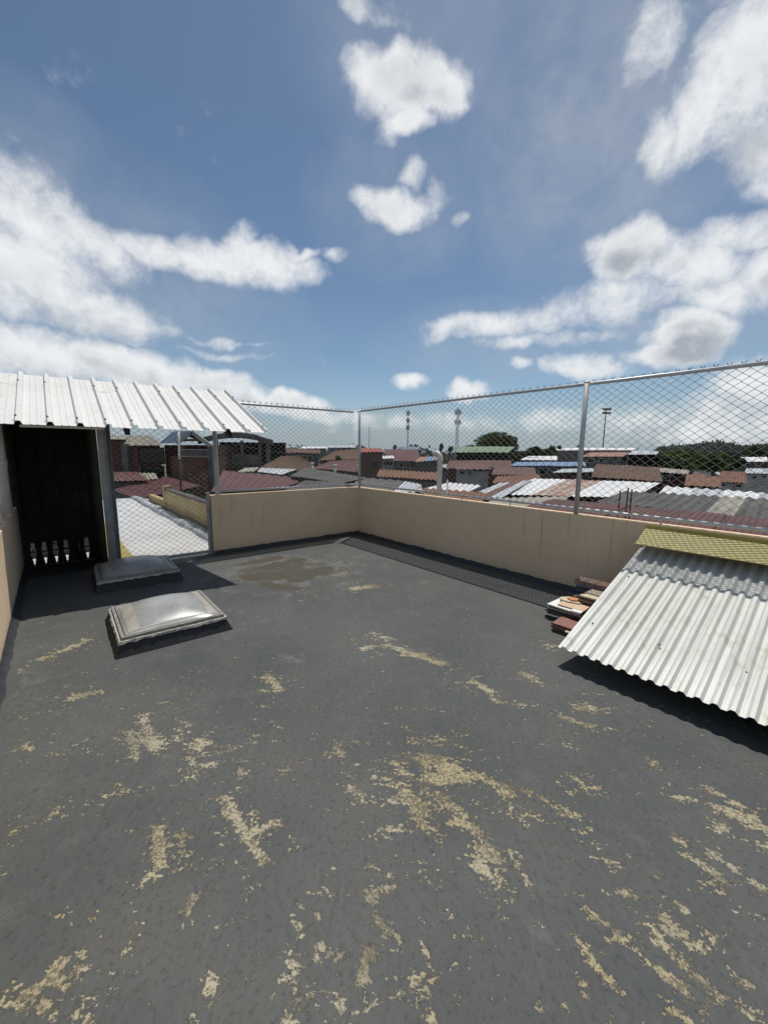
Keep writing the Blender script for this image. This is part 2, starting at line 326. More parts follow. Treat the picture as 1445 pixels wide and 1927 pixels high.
# ------------------------------------------------------------------ mesh helpers
def woff(p):
    o = np.zeros(3)
    while p is not None:
        o += np.array(p.location); p = p.parent
    return o
class MB:
    def __init__(s): s.v = []; s.f = []
    def add(s, vs, fs):
        b = len(s.v); s.v += [tuple(map(float, v)) for v in vs]; s.f += [tuple(i+b for i in f) for f in fs]; return s
    def hexa(s, b, t):                                        # 4 bottom + 4 top corners
        return s.add(list(b)+list(t), [(3, 2, 1, 0), (4, 5, 6, 7), (0, 1, 5, 4), (1, 2, 6, 5), (2, 3, 7, 6), (3, 0, 4, 7)])
    def obox(s, o, a, b, c):                                  # origin corner and three edge vectors
        o, a, b, c = map(np.array, (o, a, b, c)); q = [o, o+a, o+a+b, o+b]
        return s.hexa(q, [p+c for p in q])
    def bar(s, p, q, w, h=None, up=(0, 0, 1)):                # rectangular bar p->q centred
        p, q = np.array(p, float), np.array(q, float); d = q-p; d /= np.linalg.norm(d); h = h or w
        upv = np.array(up, float)
        if abs(d@upv) > .95: upv = np.array([1., 0, 0])
        x = np.cross(d, upv); x /= np.linalg.norm(x); y = np.cross(x, d)
        c = [-x*w/2-y*h/2, x*w/2-y*h/2, x*w/2+y*h/2, -x*w/2+y*h/2]
        return s.hexa([p+k for k in c], [q+k for k in c])
    def tube(s, pts, r, n=8, cap=True):
        pts = [np.array(p, float) for p in pts]; rs = r if isinstance(r, (list, tuple)) else [r]*len(pts); base = len(s.v); ref = None
        for i, p in enumerate(pts):
            d = pts[min(i+1, len(pts)-1)]-pts[max(i-1, 0)]; d /= np.linalg.norm(d)
            if ref is None: ref = np.array([0, 0, 1.]) if abs(d[2]) < .9 else np.array([1., 0, 0])
            x = np.cross(d, ref); x /= np.linalg.norm(x); y = np.cross(d, x); ref = np.cross(x, d)
            for k in range(n):
                a = 2*math.pi*k/n; s.v.append(tuple(p+(x*math.cos(a)+y*math.sin(a))*rs[i]))
        for i in range(len(pts)-1):
            for k in range(n):
                a = base+i*n+k; b = base+i*n+(k+1) % n; s.f.append((a, b, b+n, a+n))
        if cap:
            s.f.append(tuple(base+k for k in range(n))[::-1]); s.f.append(tuple(base+(len(pts)-1)*n+k for k in range(n)))
        return s
    def lathe(s, o, prof, n=10):
        o = np.array(o, float); return s.tube([o+np.array([0, 0, z]) for r, z in prof], [r for r, z in prof], n)
    def build(s, name, mat, parent=None, smooth=False, solid=0):
        me = D.meshes.new(name); off = woff(parent)
        me.from_pydata([tuple(np.array(v)-off) for v in s.v], [], s.f); me.update()
        ob = D.objects.new(name, me); COL.objects.link(ob); ob.parent = parent
        me.materials.append(MATS[mat] if isinstance(mat, str) else mat)
        if smooth:
            me.polygons.foreach_set('use_smooth', [True]*len(me.polygons))
        if solid:
            md = ob.modifiers.new('thickness', 'SOLIDIFY'); md.thickness = solid; md.offset = -1
        return ob
def tag(o, label=None, cat=None, group=None, kind=None):
    for k, v in (('label', label), ('category', cat), ('group', group), ('kind', kind)):
        if v: o[k] = v
    return o
def thing(name, loc, label, cat, group=None):
    o = D.objects.new(name, None); COL.objects.link(o); o.location = tuple(map(float, loc)); o.empty_display_size = .2
    return tag(o, label, cat, group, 'thing')
def A3(*v): return np.array(v, float)
def sheet_mb(A, B, C, Dd, waves, amp, prof='sin', rows=1, sag=0.0, seed=0, mb=None):
    """ribbed sheet: A-B near edge, Dd-C far edge, ribs run from A to Dd"""
    A, B, C, Dd = map(lambda p: np.array(p, float), (A, B, C, Dd)); rs = random.Random(seed)
    n = np.cross(B-A, Dd-A); n /= np.linalg.norm(n)
    if n[2] < 0: n = -n
    st = []
    if prof == 'sin':
        for w in range(int(waves*6)+1): st.append((w/(waves*6.0), math.sin(w/6.0*2*math.pi)*amp))
    elif prof == 'box':                                       # narrow-pitch box ribs
        for w in range(int(waves)):
            for f, h in ((0, 0), (.26, 0), (.46, 1), (.72, 1), (.92, 0)): st.append(((w+f)/waves, h*amp))
        st.append((1.0, 0))
    elif prof == 'trap':                                      # wide pan, raised trapezoid ribs, two low stiffeners
        for w in range(int(waves)):
            for f, h in ((0, 1), (.055, 1), (.12, 0), (.36, 0), (.375, .12), (.40, .12), (.415, 0), (.58, 0), (.595, .12), (.62, .12), (.635, 0), (.86, 0), (.93, 1)): st.append(((w+f)/waves, h*amp))
        st.append((1.0, amp))
    mb = mb or MB(); base = len(mb.v)
    for r in range(rows+1):
        t = r/rows; z = -sag*4*t*(1-t)
        for f, h in st:
            p = (A*(1-f)+B*f)*(1-t)+(Dd*(1-f)+C*f)*t + n*h + A3(0, 0, z)
            if 0 < r < rows: p = p + A3(0, 0, rs.uniform(-1, 1)*amp*.15)
            mb.v.append(tuple(p))
    m = len(st)
    for r in range(rows):
        for i in range(m-1):
            a = base+r*m+i; mb.f.append((a, a+1, a+1+m, a+m))
    return mb

# ------------------------------------------------------------------ terrace frame
C0 = A3(-.524, 7.694, 0)                                      # inner corner of the two parapets
U = A3(math.cos(rad(-49.35)), math.sin(rad(-49.35)), 0)       # along the right parapet, towards the viewer's right
O = A3(-U[1], U[0], 0)                                        # out over the right parapet
V = A3(math.cos(rad(-140.8)), math.sin(rad(-140.8)), 0)       # along the back parapet to the left
B = A3(V[1], -V[0], 0)                                        # out over the back parapet
if B[1] < 0: B = -B
Z = A3(0, 0, 1)
WT = .907                                                     # parapet height
def P(s, t, z=0.0): return C0+U*s+V*t+Z*z

# ---- terrace floor with painted-on wear carried as attributes
WEAR = [ # x0,y0,x1,y1,half width px, strength
 (80,1240,165,1205,9,.75),(135,1312,190,1302,7,.85),(60,1345,0+90,1340,6,.5),(25,1412,60,1408,7,.6),(30,1435,75,1430,4,.45),(95,1418,160,1395,7,.55),(200,1500,215,1490,8,.65),(95,1535,110,1520,9,.7),(30,1560,55,1553,6,.6),
 (245,1382,258,1420,9,.95),(272,1352,292,1412,12,1.0),(312,1405,320,1410,8,.6),(332,1375,340,1385,11,.75),(380,1390,385,1398,13,.7),
 (355,1425,365,1450,8,.75),(365,1450,400,1438,8,.75),(420,1412,450,1408,10,.6),(480,1385,485,1390,8,.6),(450,1430,455,1460,8,.7),(470,1450,478,1455,6,.5),
 (500,1275,530,1298,8,.85),(475,1305,500,1300,7,.55),(330,1296,345,1290,8,.5),(305,1315,312,1322,8,.5),(490,1330,510,1325,7,.4),
 (530,1455,570,1432,9,.65),(635,1405,640,1418,12,.75),(655,1480,680,1508,9,.75),(700,1465,718,1478,9,.7),
 (420,1505,455,1560,11,.95),(455,1560,495,1622,12,.85),(475,1535,490,1565,9,.8),(490,1560,520,1548,9,.85),(500,1510,515,1505,5,.5),(530,1535,538,1545,6,.6),(545,1575,552,1590,9,.5),(565,1490,560,1500,8,.6),
 (298,1560,300,1635,10,.8),(300,1590,302,1630,14,1.0),(280,1645,266,1668,8,.85),(340,1560,345,1620,8,.65),
 (460,1650,465,1662,7,.55),(470,1670,478,1690,10,.7),(365,1690,352,1725,10,.8),(360,1740,372,1735,6,.6),(245,1780,232,1800,9,.85),(160,1775,150,1830,6,.8),(500,1630,505,1640,6,.4),
 (0,1890,60,1880,12,.95),(60,1880,120,1810,10,1.0),(60,1870,85,1900,12,.9),(140,1905,160,1915,8,.6),(390,1840,400,1860,10,.85),(385,1870,390,1890,10,.8),(345,1915,360,1920,8,.7),(465,1840,470,1850,9,.6),
 (550,1730,570,1760,12,.6),(590,1720,610,1745,10,.55),(600,1790,640,1800,18,.75),(600,1770,600,1810,10,.8),(545,1810,560,1860,12,.85),(560,1860,590,1875,10,.8),(640,1880,640,1900,12,.85),(690,1800,680,1850,12,.9),(700,1690,715,1715,12,.9),(545,1900,545,1915,12,.8),(670,1720,672,1740,8,.5),(625,1640,610,1660,12,.4),(520,1865,516,1875,8,.5),
 (665,1108,700,1103,8,.85),(690,1103,712,1105,5,.6),(630,1082,650,1078,5,.6),(575,1115,590,1112,4,.5),
 (690,1218,730,1215,10,.85),(745,1220,830,1250,8,.95),(760,1230,800,1232,6,.8),(700,1190,735,1205,6,.55),(925,1245,950,1250,7,.45),(885,1280,920,1298,8,.85),(925,1318,950,1325,6,.6),(985,1270,1005,1276,9,.9),(1030,1215,1045,1215,10,.55),(1055,1348,1115,1368,7,.95),(1085,1330,1135,1340,13,.6),(1100,1320,1130,1330,7,.5),(1060,1405,1085,1410,6,.55),(970,1325,985,1330,7,.5),(1200,1390,1240,1385,6,.35),(1222,1425,1232,1445,11,.75),(1085,1468,1090,1475,10,.65),(1060,1452,1070,1455,8,.5),
 (775,1390,830,1395,13,.75),(800,1430,860,1450,16,1.0),(800,1460,880,1470,14,1.0),(870,1455,960,1490,14,.95),(740,1435,765,1460,9,.75),(730,1470,775,1500,11,.9),(765,1500,795,1530,14,1.0),(780,1540,830,1580,9,.95),(825,1500,870,1530,14,.95),(880,1510,910,1520,9,.7),(850,1550,890,1560,10,.9),(890,1560,930,1610,14,1.0),(905,1600,930,1610,16,.95),(900,1630,930,1660,16,1.0),(930,1650,965,1680,9,1.0),(955,1600,1000,1670,6,.95),(985,1490,1010,1500,10,.85),(1010,1500,1080,1530,10,.9),(960,1530,985,1545,8,.7),(1020,1540,1060,1545,9,.55),(730,1560,760,1555,10,.8),(700,1580,745,1575,10,.55),(655,1490,680,1510,8,.6),(810,1595,815,1600,9,.6),
 (790,1620,800,1650,8,.55),(830,1690,850,1730,8,.7),(815,1650,835,1690,6,.55),(705,1680,740,1665,9,.75),(790,1780,815,1820,8,.85),(780,1840,790,1865,7,.8),(700,1690,712,1740,12,.85),(720,1750,735,1765,12,.75),(800,1895,815,1925,10,.85),(885,1755,892,1770,6,.55),(1010,1885,1020,1910,8,.75),
 (1150,1640,1180,1690,16,.55),(1100,1710,1165,1765,9,.95),(1085,1775,1120,1815,9,1.0),(1115,1815,1165,1860,9,1.0),(1090,1850,1110,1875,8,.8),(1200,1790,1235,1825,8,.85),(1255,1740,1310,1780,16,.95),(1240,1770,1300,1830,16,1.0),(1290,1820,1345,1870,9,.95),(1255,1840,1325,1905,9,1.0),(1250,1890,1300,1925,8,1.0),(1370,1830,1410,1860,10,.9),(1410,1905,1420,1920,9,.9),(1340,1770,1345,1780,9,.5),
 (1270,1580,1290,1590,8,.8),(1280,1600,1370,1660,6,.95),(1330,1600,1445,1680,8,1.0),(1345,1670,1385,1705,8,.8),(1345,1620,1370,1625,7,.7),(1340,1490,1420,1530,8,.85),(1350,1520,1440,1560,14,.95),(1345,1555,1380,1565,10,.85),(1280,1505,1310,1505,6,.65),(1430,1590,1445,1600,10,.8),(1250,1690,1300,1720,6,.6),(1190,1520,1225,1550,8,.35),(1105,1580,1135,1600,7,.35),(1400,1435,1420,1445,8,.5),
]
def make_floor():
    ss = np.concatenate([np.arange(-.14, 6.9, .024), np.arange(6.9, 10.6, .3)]); tt = np.arange(-.10, 5.45, .024)
    S, T = np.meshgrid(ss, tt, indexing='ij'); X = C0[0]+U[0]*S+V[0]*T; Yy = C0[1]+U[1]*S+V[1]*T
    wear = np.full(S.shape, -.06); stain = np.zeros(S.shape)
    def stroke(arr, x0, y0, x1, y1, hw, k):
        a = gz(x0, y0)[:2]; b = gz(x1, y1)[:2]; mx, my = (x0+x1)/2, (y0+y1)/2
        w = .5*(np.linalg.norm(gz(mx+hw, my)[:2]-gz(mx, my)[:2])+np.linalg.norm(gz(mx, my+hw)[:2]-gz(mx, my)[:2])*.6)
        ab = b-a; L2 = max(ab@ab, 1e-6); t = np.clip(((X-a[0])*ab[0]+(Yy-a[1])*ab[1])/L2, 0, 1)
        d = np.hypot(X-(a[0]+t*ab[0]), Yy-(a[1]+t*ab[1]))
        np.maximum(arr, k*np.maximum(.98*np.exp(-(d/(w*1.3))**2), .36*np.exp(-(d/(w*3.6))**2)), out=arr)
    for w in WEAR: stroke(wear, *w)
    for w in [(480,1085,600,1076,20,1.0),(500,1068,560,1054,14,.8),(455,1062,520,1050,10,.75),(500,1100,560,1108,10,.75),(560,1090,612,1072,14,.95),(470,1075,600,1060,16,.7),(460,1098,490,1095,4,.6)]: stroke(stain, *w)
    n0, n1 = S.shape; idx = np.arange(n0*n1).reshape(n0, n1)
    fs = np.stack([idx[:-1, :-1], idx[:-1, 1:], idx[1:, 1:], idx[1:, :-1]], -1).reshape(-1, 4)
    vs = np.stack([X, Yy, np.zeros_like(X)], -1).reshape(-1, 3)
    me = D.meshes.new('terrace_floor'); me.from_pydata(vs.tolist(), [], fs.tolist()); me.update()
    for nm, arr in (('wear', wear), ('stain', stain)):
        at_ = me.attributes.new(nm, 'FLOAT', 'POINT'); at_.data.foreach_set('value', arr.reshape(-1).astype(np.float32))
    me.materials.append(M_FLOOR); ob = D.objects.new('terrace_floor', me); COL.objects.link(ob)
    if me.polygons[0].normal.z < 0: me.flip_normals()
    tag(ob, 'grey painted flat roof floor peeling to cream patches', kind='structure')
make_floor()
GZ = -5.6
m = MB(); m.add([(-2500, -2500, GZ), (2500, -2500, GZ), (2500, 2500, GZ), (-2500, 2500, GZ)], [(0, 1, 2, 3)])
tag(m.build('ground', M_GROUND), 'bare ground far below between the houses', kind='structure')
# the storey under the terrace
m = MB(); q4 = [P(-.13, -.11, GZ), P(-.13, 5.4, GZ), P(10.5, 5.4, GZ), P(10.5, -.11, GZ)]
m.hexa(q4, [p+Z*(-.006-GZ) for p in q4]); tag(m.build('storey_below', M_PLAST), 'beige storey of the building under the terrace', kind='structure')

def wall_mb(p, d, L, o, th, h, z0=0.0, nseg=1): return MB().obox(p+Z*z0, d*L, o*th, Z*(h-z0))
TH = .13
# right parapet
t = thing('parapet_wall', P(0, 0), 'long beige plaster parapet with rain streaks along the right side', 'wall')
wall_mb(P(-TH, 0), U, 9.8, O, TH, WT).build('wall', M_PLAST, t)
def cove(p, d, L, inward, parent, seed):
    rs = random.Random(seed); m = MB(); n = int(L/.09)+1
    for i in range(n+1):
        q = p+d*(L*i/n); h = .052+rs.uniform(-.008, .010); w = .05+rs.uniform(-.006, .008)
        m.v += [tuple(q+Z*.004), tuple(q+inward*.004+Z*h), tuple(q+inward*(w*.35)+Z*h*.45), tuple(q+inward*w+Z*.003)]
        if i:
            a = 4*(i-1); m.f += [(a+1, a+2, a+6, a+5), (a+2, a+3, a+7, a+6)]
    return m.build('waterproofing_fillet', M_COVE, parent, True)
cove(P(0, 0), U, 8.5, -O, t, 1)
t = thing('parapet_wall', P(0, 2.7), 'short beige plaster parapet closing the back of the terrace', 'wall')
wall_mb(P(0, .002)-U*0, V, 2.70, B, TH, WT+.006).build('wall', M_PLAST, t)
cove(P(0, 0), V, 2.70, -B, t, 2)
# left parapet
DL = (gz(2, 1255)-gz(46, 1070)); DL /= np.linalg.norm(DL); OL = A3(DL[1], -DL[0], 0)
if OL[0] > 0: OL = -OL
PL = gz(46, 1070)
t = thing('parapet_wall', PL, 'beige plaster parapet at the left edge, half in shade', 'wall')
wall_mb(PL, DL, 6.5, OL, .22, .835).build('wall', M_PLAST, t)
cove(PL, DL, 6.5, -OL, t, 3)

# ------------------------------------------------------------------ chain link fence
PITCH_X, PITCH_Z = .095, .072
def chain_link(p, d, L, z0, z1, parent, r=.0034, top_barbs=True, seed=0):
    """woven zigzag wires; every second wire is shifted half a mesh"""
    m = MB(); nrm = np.cross(d, Z); span = PITCH_X/2; n = int(L/span); rs = random.Random(seed)
    rows = int(round((z1-z0)/(PITCH_Z/2)))
    for i in range(n):
        x0 = i*span; pts = []
        for j in range(rows+1):                               # neighbouring wires mirror each other and hook at the corners
            side = (j+i) % 2; hook = span*.05*(1 if side else -1); z = z0+(z1-z0)*j/rows
            pts.append(p+d*(x0+span*side+hook+rs.uniform(-.0015, .0015))+Z*(z+rs.uniform(-.0012, .0012))+nrm*(.0028 if side else -.0028))
        rows_side = (rows+i) % 2
        if top_barbs: pts.append(pts[-1]+d*(.016 if rows_side else -.016)+Z*.026)
        m.tube(pts, r, 4, False)
    ob = m.build('chain_link_mesh', M_WIRE, parent); tag(ob, 'woven diamond wire mesh', kind='stuff'); return ob
FT = 2.35                                                      # fence top
FO = .055                                                      # fence line behind the inner face
t = thing('chain_link_fence', P(0, 0, WT), 'galvanised chain link fence standing on the long right parapet', 'fence')
fp = P(0, 0)+O*FO+B*FO*.0
for s_, nm in ((0.03, 1), (4.17, 1), (8.2, 1)):
    m = MB(); b_ = P(s_, 0)+O*.03; m.tube([b_+Z*(WT-.0), b_+Z*(FT+(.0 if s_ < 1 else .03))], .0265 if s_ > 1 else .025, 14)
    po = m.build('post', M_GALV, t, True)
    MB().tube([b_+Z*(FT+(.0 if s_ < 1 else .03)), b_+Z*(FT+(.008 if s_ < 1 else .038))], [.032, .02], 14).build('post_cap', M_GALV, po)
MB().tube([fp+Z*FT-U*.0, fp+U*8.3+Z*(FT+.02)], .018, 12).build('top_rail', M_GALV, t, True)
MB().tube([fp+U*.02+Z*(WT+.058), fp+U*8.3+Z*(WT+.062)], .0175, 12).build('bottom_rail', M_GALV, t, True)
chain_link(fp+O*.024, U, 8.2, WT+.06, FT+.03, t, seed=1)
for s_ in (.9, 1.7, 2.5, 3.3, 5.0, 5.8, 6.6):                  # little clips that carry the bottom rail
    MB().bar(fp+U*s_+Z*(WT-.002), fp+U*s_+Z*(WT+.055), .014, .014).build('rail_foot', M_GALV, t)
t = thing('chain_link_fence', P(0, 1.5, WT), 'galvanised chain link fence on the short back parapet', 'fence')
bp = P(0, 0)+B*FO
m = MB(); b_ = P(0, 2.585)+B*.05; m.bar(b_+Z*(WT+.006), b_+Z*2.30, .05, .05); m.build('post', M_GALV, t)
MB().tube([bp+V*.05+Z*(FT-.02), bp+V*3.95+Z*(FT-.05)], .018, 12).build('top_rail', M_GALV, t, True)
MB().tube([bp+V*.05+Z*(WT+.06), bp+V*2.60+Z*(WT+.06)], .0185, 12).build('bottom_rail', M_GALV, t, True)
chain_link(bp+B*.024+V*.04, V, 2.56, WT+.06, FT+.0, t, seed=2)
# full-height mesh panel beside the stair door
t = thing('mesh_fence', P(0, 3.3, 0), 'floor-to-canopy chain link panel between stair door and back parapet', 'fence panel')
g0, g1_ = 2.735, 3.985
MB().bar(P(0, g0)+B*.04, P(0, g0)+B*.04+Z*.96, .045, .045).build('frame_post', M_PURL, t)
m = MB(); m.bar(P(0, g1_)+B*.04-Z*.0, P(0, g1_)+B*.04+Z*2.24, .075, .075); m.build('frame_post', M_PURL, t)
m = MB(); m.bar(P(0, g1_-.07)+B*.04, P(0, g1_-.07)+B*.04+Z*2.22, .02, .04); m.build('mesh_clamp_bar', M_LEAD, t)
MB().bar(P(0, g0)+B*.04+Z*.05, P(0, g1_)+B*.04+Z*.05, .04, .04).build('bottom_rail', M_PURL, t)
chain_link(P(0, g0-.02)+B*.066, V, g1_-g0+.02, .05, 2.24, t, top_barbs=False, seed=3)

# ------------------------------------------------------------------ canopy over the stair door
TC = gz(503, 815, 1.82); TC2 = gz(0, 798, 1.82); E = TC2-TC; E /= np.linalg.norm(E)
ra, re, RL = rad(129.0), rad(23.5), 1.70
RD = A3(math.cos(ra)*math.cos(re), math.sin(ra)*math.cos(re), math.sin(re))
can = thing('metal_canopy', TC+E*1.5-Z*1.82, 'white ribbed metal canopy roof sloping over the stair door', 'canopy')
NE = np.cross(RD, E); NE = NE if NE[2] > 0 else -NE
RP = .2427
for k in range(4):                                            # four sheets, four ribs each
    a = TC+E*(k*4*RP)+Z*(.0015*k)
    sb = sheet_mb(a, a+E*4*RP, a+E*4*RP+RD*RL, a+RD*RL, 4, .038, 'trap').build('roof_sheet', M_WHITE, can, solid=.004)
    for j in range(4):
        for r_ in (.13, 1.32):
            if (j+k) % 3 == 2 and r_ > 1: continue
            q_ = a+E*((j+.06)*RP)+RD*(r_*1.0)+NE*.038
            MB().tube([q_, q_+NE*.006], .013, 8).tube([q_+NE*.006, q_+NE*.018], .006, 6).build('screw', M_LEAD, sb)
for r_ in (.55, 1.45):
    MB().bar(TC+E*.16+RD*r_-NE*.035, TC+E*3.8+RD*r_-NE*.035, .04, .06, NE).build('purlin', M_PURL if r_ < 1 else M_DSTEEL, can)
for s_ in (.42, 1.52, 3.2):
    MB().bar(TC+E*s_+RD*.12-NE*.095, TC+E*s_+RD*1.66-NE*.095, .05, .06, NE).build('rafter', M_DSTEEL, can)
MB().bar(TC+E*1.74+RD*.06-NE*.03, TC+E*2.42+RD*.06-NE*.03, .03, .02, NE).build('eave_tube', M_GALV, can)
MB().bar(TC+E*.30+RD*.62-NE*.13, TC+E*.55+RD*.62-NE*.13, .05, .10, NE).build('rafter_end_block', M_WOOD, can)

# ------------------------------------------------------------------ stair enclosure behind the door
st = thing('stair_enclosure', P(-.8, 4.5, 0), 'dark sheet metal stair enclosure behind the open doorway', 'stair enclosure')
sB = -2.0
def ribbed_wall(p, d, L, z0, z1, name, n):
    n_ = np.cross(d, Z); m = MB(); st_ = []
    for w in range(n):
        for f, h in ((0, 0), (.78, 0), (.84, .02), (.93, .02), (.99, 0)): st_.append(((w+f)/n, h))
    st_.append((1, 0))
    for z in (z0, z1):
        for f, h in st_: m.v.append(tuple(p+d*(L*f)+n_*h+Z*z))
    k = len(st_)
    for i in range(k-1): m.f.append((i, i+1, i+1+k, i+k))
    return m.build(name, M_DARKM, st, solid=.004)
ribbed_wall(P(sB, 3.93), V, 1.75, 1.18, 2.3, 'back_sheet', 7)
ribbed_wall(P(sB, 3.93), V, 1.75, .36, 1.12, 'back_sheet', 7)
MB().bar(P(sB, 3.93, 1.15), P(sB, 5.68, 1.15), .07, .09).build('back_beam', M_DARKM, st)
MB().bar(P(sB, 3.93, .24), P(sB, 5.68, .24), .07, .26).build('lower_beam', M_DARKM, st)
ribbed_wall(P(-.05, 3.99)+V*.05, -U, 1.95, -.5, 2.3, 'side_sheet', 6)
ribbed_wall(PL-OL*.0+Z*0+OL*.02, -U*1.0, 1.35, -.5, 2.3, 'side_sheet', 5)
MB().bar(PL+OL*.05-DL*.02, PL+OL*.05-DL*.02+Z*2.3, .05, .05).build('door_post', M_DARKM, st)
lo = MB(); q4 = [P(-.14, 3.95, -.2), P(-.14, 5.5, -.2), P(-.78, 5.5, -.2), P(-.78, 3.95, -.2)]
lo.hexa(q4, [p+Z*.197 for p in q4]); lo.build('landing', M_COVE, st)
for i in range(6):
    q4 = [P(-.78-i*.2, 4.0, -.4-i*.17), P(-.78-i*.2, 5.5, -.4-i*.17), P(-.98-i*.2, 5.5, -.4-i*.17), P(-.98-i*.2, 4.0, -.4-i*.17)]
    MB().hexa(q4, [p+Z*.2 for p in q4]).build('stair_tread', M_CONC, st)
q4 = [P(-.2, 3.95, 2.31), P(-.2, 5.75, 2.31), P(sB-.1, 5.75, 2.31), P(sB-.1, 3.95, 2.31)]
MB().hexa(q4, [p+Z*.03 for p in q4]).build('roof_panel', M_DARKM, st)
MB().obox(P(sB-.42, 3.9, -1.6), V*1.9, -U*.1, Z*1.75).build('rear_wall', M_CONC, st)
# balustrade at the foot of the back sheet
bl = thing('balustrade', P(sB+.1, 4.7, -.4), 'dark turned balusters silhouetted inside the stair doorway', 'balustrade')
prof = [(.038, -.42), (.038, -.36), (.026, -.34), (.034, -.30), (.056, -.24), (.060, -.19), (.044, -.10), (.030, -.03), (.040, 0), (.032, .02), (.044, .05), (.044, .14)]
for i in range(12):
    o_ = P(sB+.12, 4.08+i*.135); mb_ = MB().lathe(o_, prof, 10).build('baluster', M_DARKM, bl, True)
MB().bar(P(sB+.12, 3.95, -.02), P(sB+.12, 5.65, -.02), .02, .02).build('middle_rail', M_DSTEEL, bl)
MB().bar(P(sB+.12, 3.95, -.345), P(sB+.12, 5.65, -.345), .08, .16).build('bottom_rail', M_DSTEEL, bl)
for tt_ in (4.42, 4.86):
    MB().bar(P(sB+.14, tt_-.16, .11), P(sB+.14, tt_, -.02), .012, .012).bar(P(sB+.14, tt_+.16, .11), P(sB+.14, tt_, -.02), .012, .012).build('scroll_bracket', M_DSTEEL, bl)
MB().bar(P(sB+.16, 4.30, -.42), P(sB+.16, 4.30, .2), .07, .05).build('newel', M_DARKM, bl)
# pale pipe and column standing by the left parapet, brick sliver behind
pc = gz(14, 966, .835)
t = thing('drain_pipe', pc, 'pale upright drain pipe standing on the far end of the left parapet', 'pipe')
MB().tube([pc+Z*.002, pc+Z*1.25], .052, 14).build('pipe', M_PVC, t, True)
MB().tube([pc+Z*.55, pc+Z*.63], .059, 14).build('collar', M_PVC, t, True)
pc2 = gz(-12, 985, .835)
t = thing('steel_column', pc2, 'pale steel channel column left of the drain pipe', 'column')
MB().bar(pc2+Z*.002, pc2+Z*1.2, .09, .09).build('channel', M_PVC, t); MB().bar(pc2+Z*.001, pc2+Z*.012, .14, .14).build('base_plate', M_PVC, t)

# ------------------------------------------------------------------ skylights
def skylight(corner, da, db, la, lb, label, zf=.125):
    """corner = front-left frame corner; da towards the back, db towards the right"""
    ctr = corner+da*la/2+db*lb/2; t = thing('skylight', A3(ctr[0], ctr[1], 0), label, 'skylight', 'domed skylights')
    def ring(e, z): return [A3(*(ctr+da*sa*(la/2+e)+db*sb_*(lb/2+e))[:2], z) for sa, sb_ in ((-1, -1), (-1, 1), (1, 1), (1, -1))]
    m = MB(); m.hexa(ring(.055, .001), ring(.010, .10)); m.build('curb', M_CURB, t)
    rs = random.Random(len(label)); m = MB(); rA, rB = [], []
    for k in range(4):
        a, b_ = ring(.02, .10)[k], ring(.02, .10)[(k+1) % 4]
        for i in range(28): p = a+(b_-a)*i/28; out = (p-ctr)/np.linalg.norm(p-ctr); rA.append(p+out*rs.uniform(-.004, .012)+Z*rs.uniform(-.006, .004)); rB.append(A3(*(p-out*.002)[:2], .118+rs.uniform(-.003, .003)))
    k = len(rA); m.add(rA+rB+[A3(*(ctr+(p-ctr)*.93)[:2], .119) for p in rB], [(i, (i+1) % k, (i+1) % k+k, i+k) for i in range(k)]+[(i+k, (i+1) % k+k, (i+1) % k+2*k, i+2*k) for i in range(k)])
    m.build('mortar_bead', M_MORT, t)
    fr = MB(); r0, r1, r2, r3 = ring(0, .116), ring(0, .142), ring(-.022, .142), ring(-.022, .116)
    for k in range(4):
        j = (k+1) % 4; fr.hexa([r0[k], r0[j], r3[j], r3[k]], [r1[k], r1[j], r2[j], r2[k]])
    fr.build('frame', M_ALU, t)
    n = 36; mm = MB(); Hd = .105
    def hgt(x, y): return Hd*(max(0, 1-abs(x)**2.2)*max(0, 1-abs(y)**2.2))**.8
    for i in range(n+1):
        for j in range(n+1):
            x, y = 2*i/n-1, 2*j/n-1; p = ctr+da*x*(la/2-.028)+db*y*(lb/2-.028); mm.v.append((p[0], p[1], .143+hgt(x, y)))
    for i in range(n):
        for j in range(n): a = i*(n+1)+j; mm.f.append((a, a+1, a+n+2, a+n+1))
    dm = mm.build('dome', M_DOME, t, True)
    # flat bonded border strips on the dome
    for (x0, x1, y0, y1) in ((-.93, .93, -.93, -.70), (-.93, .93, .74, .93), (-.93, -.90, -.70, .74), (.62, .66, -.70, .74)):
        b2 = MB(); na, nb_ = 24, 10
        for i in range(na+1):
            for j in range(nb_+1):
                x, y = x0+(x1-x0)*i/na, y0+(y1-y0)*j/nb_; p = ctr+da*x*(la/2-.028)+db*y*(lb/2-.028); b2.v.append((p[0], p[1], .1455+hgt(x, y)))
        for i in range(na):
            for j in range(nb_): a = i*(nb_+1)+j; b2.f.append((a, a+1, a+nb_+2, a+nb_+1))
        b2.build('border_strip', M_DOMEIN, dm, True)
    return t
c1 = gz(228.8, 1203.7, .13); a1 = gz(209, 1144.6, .13)-c1; b1 = gz(421.9, 1158, .13)-c1
skylight(c1, a1/np.linalg.norm(a1), b1/np.linalg.norm(b1), np.linalg.norm(a1), np.linalg.norm(b1), 'domed skylight on black curb lying in full sun')
c2 = gz(186, 1093.7, .13); b2_ = gz(329.5, 1072, .13)-c2; b2_ /= np.linalg.norm(b2_)
a2 = gz(180, 1059, .13)-c2; a2 /= np.linalg.norm(a2)
skylight(c2, a2, b2_, .80, .80, 'domed skylight on black curb under the shade of the canopy')

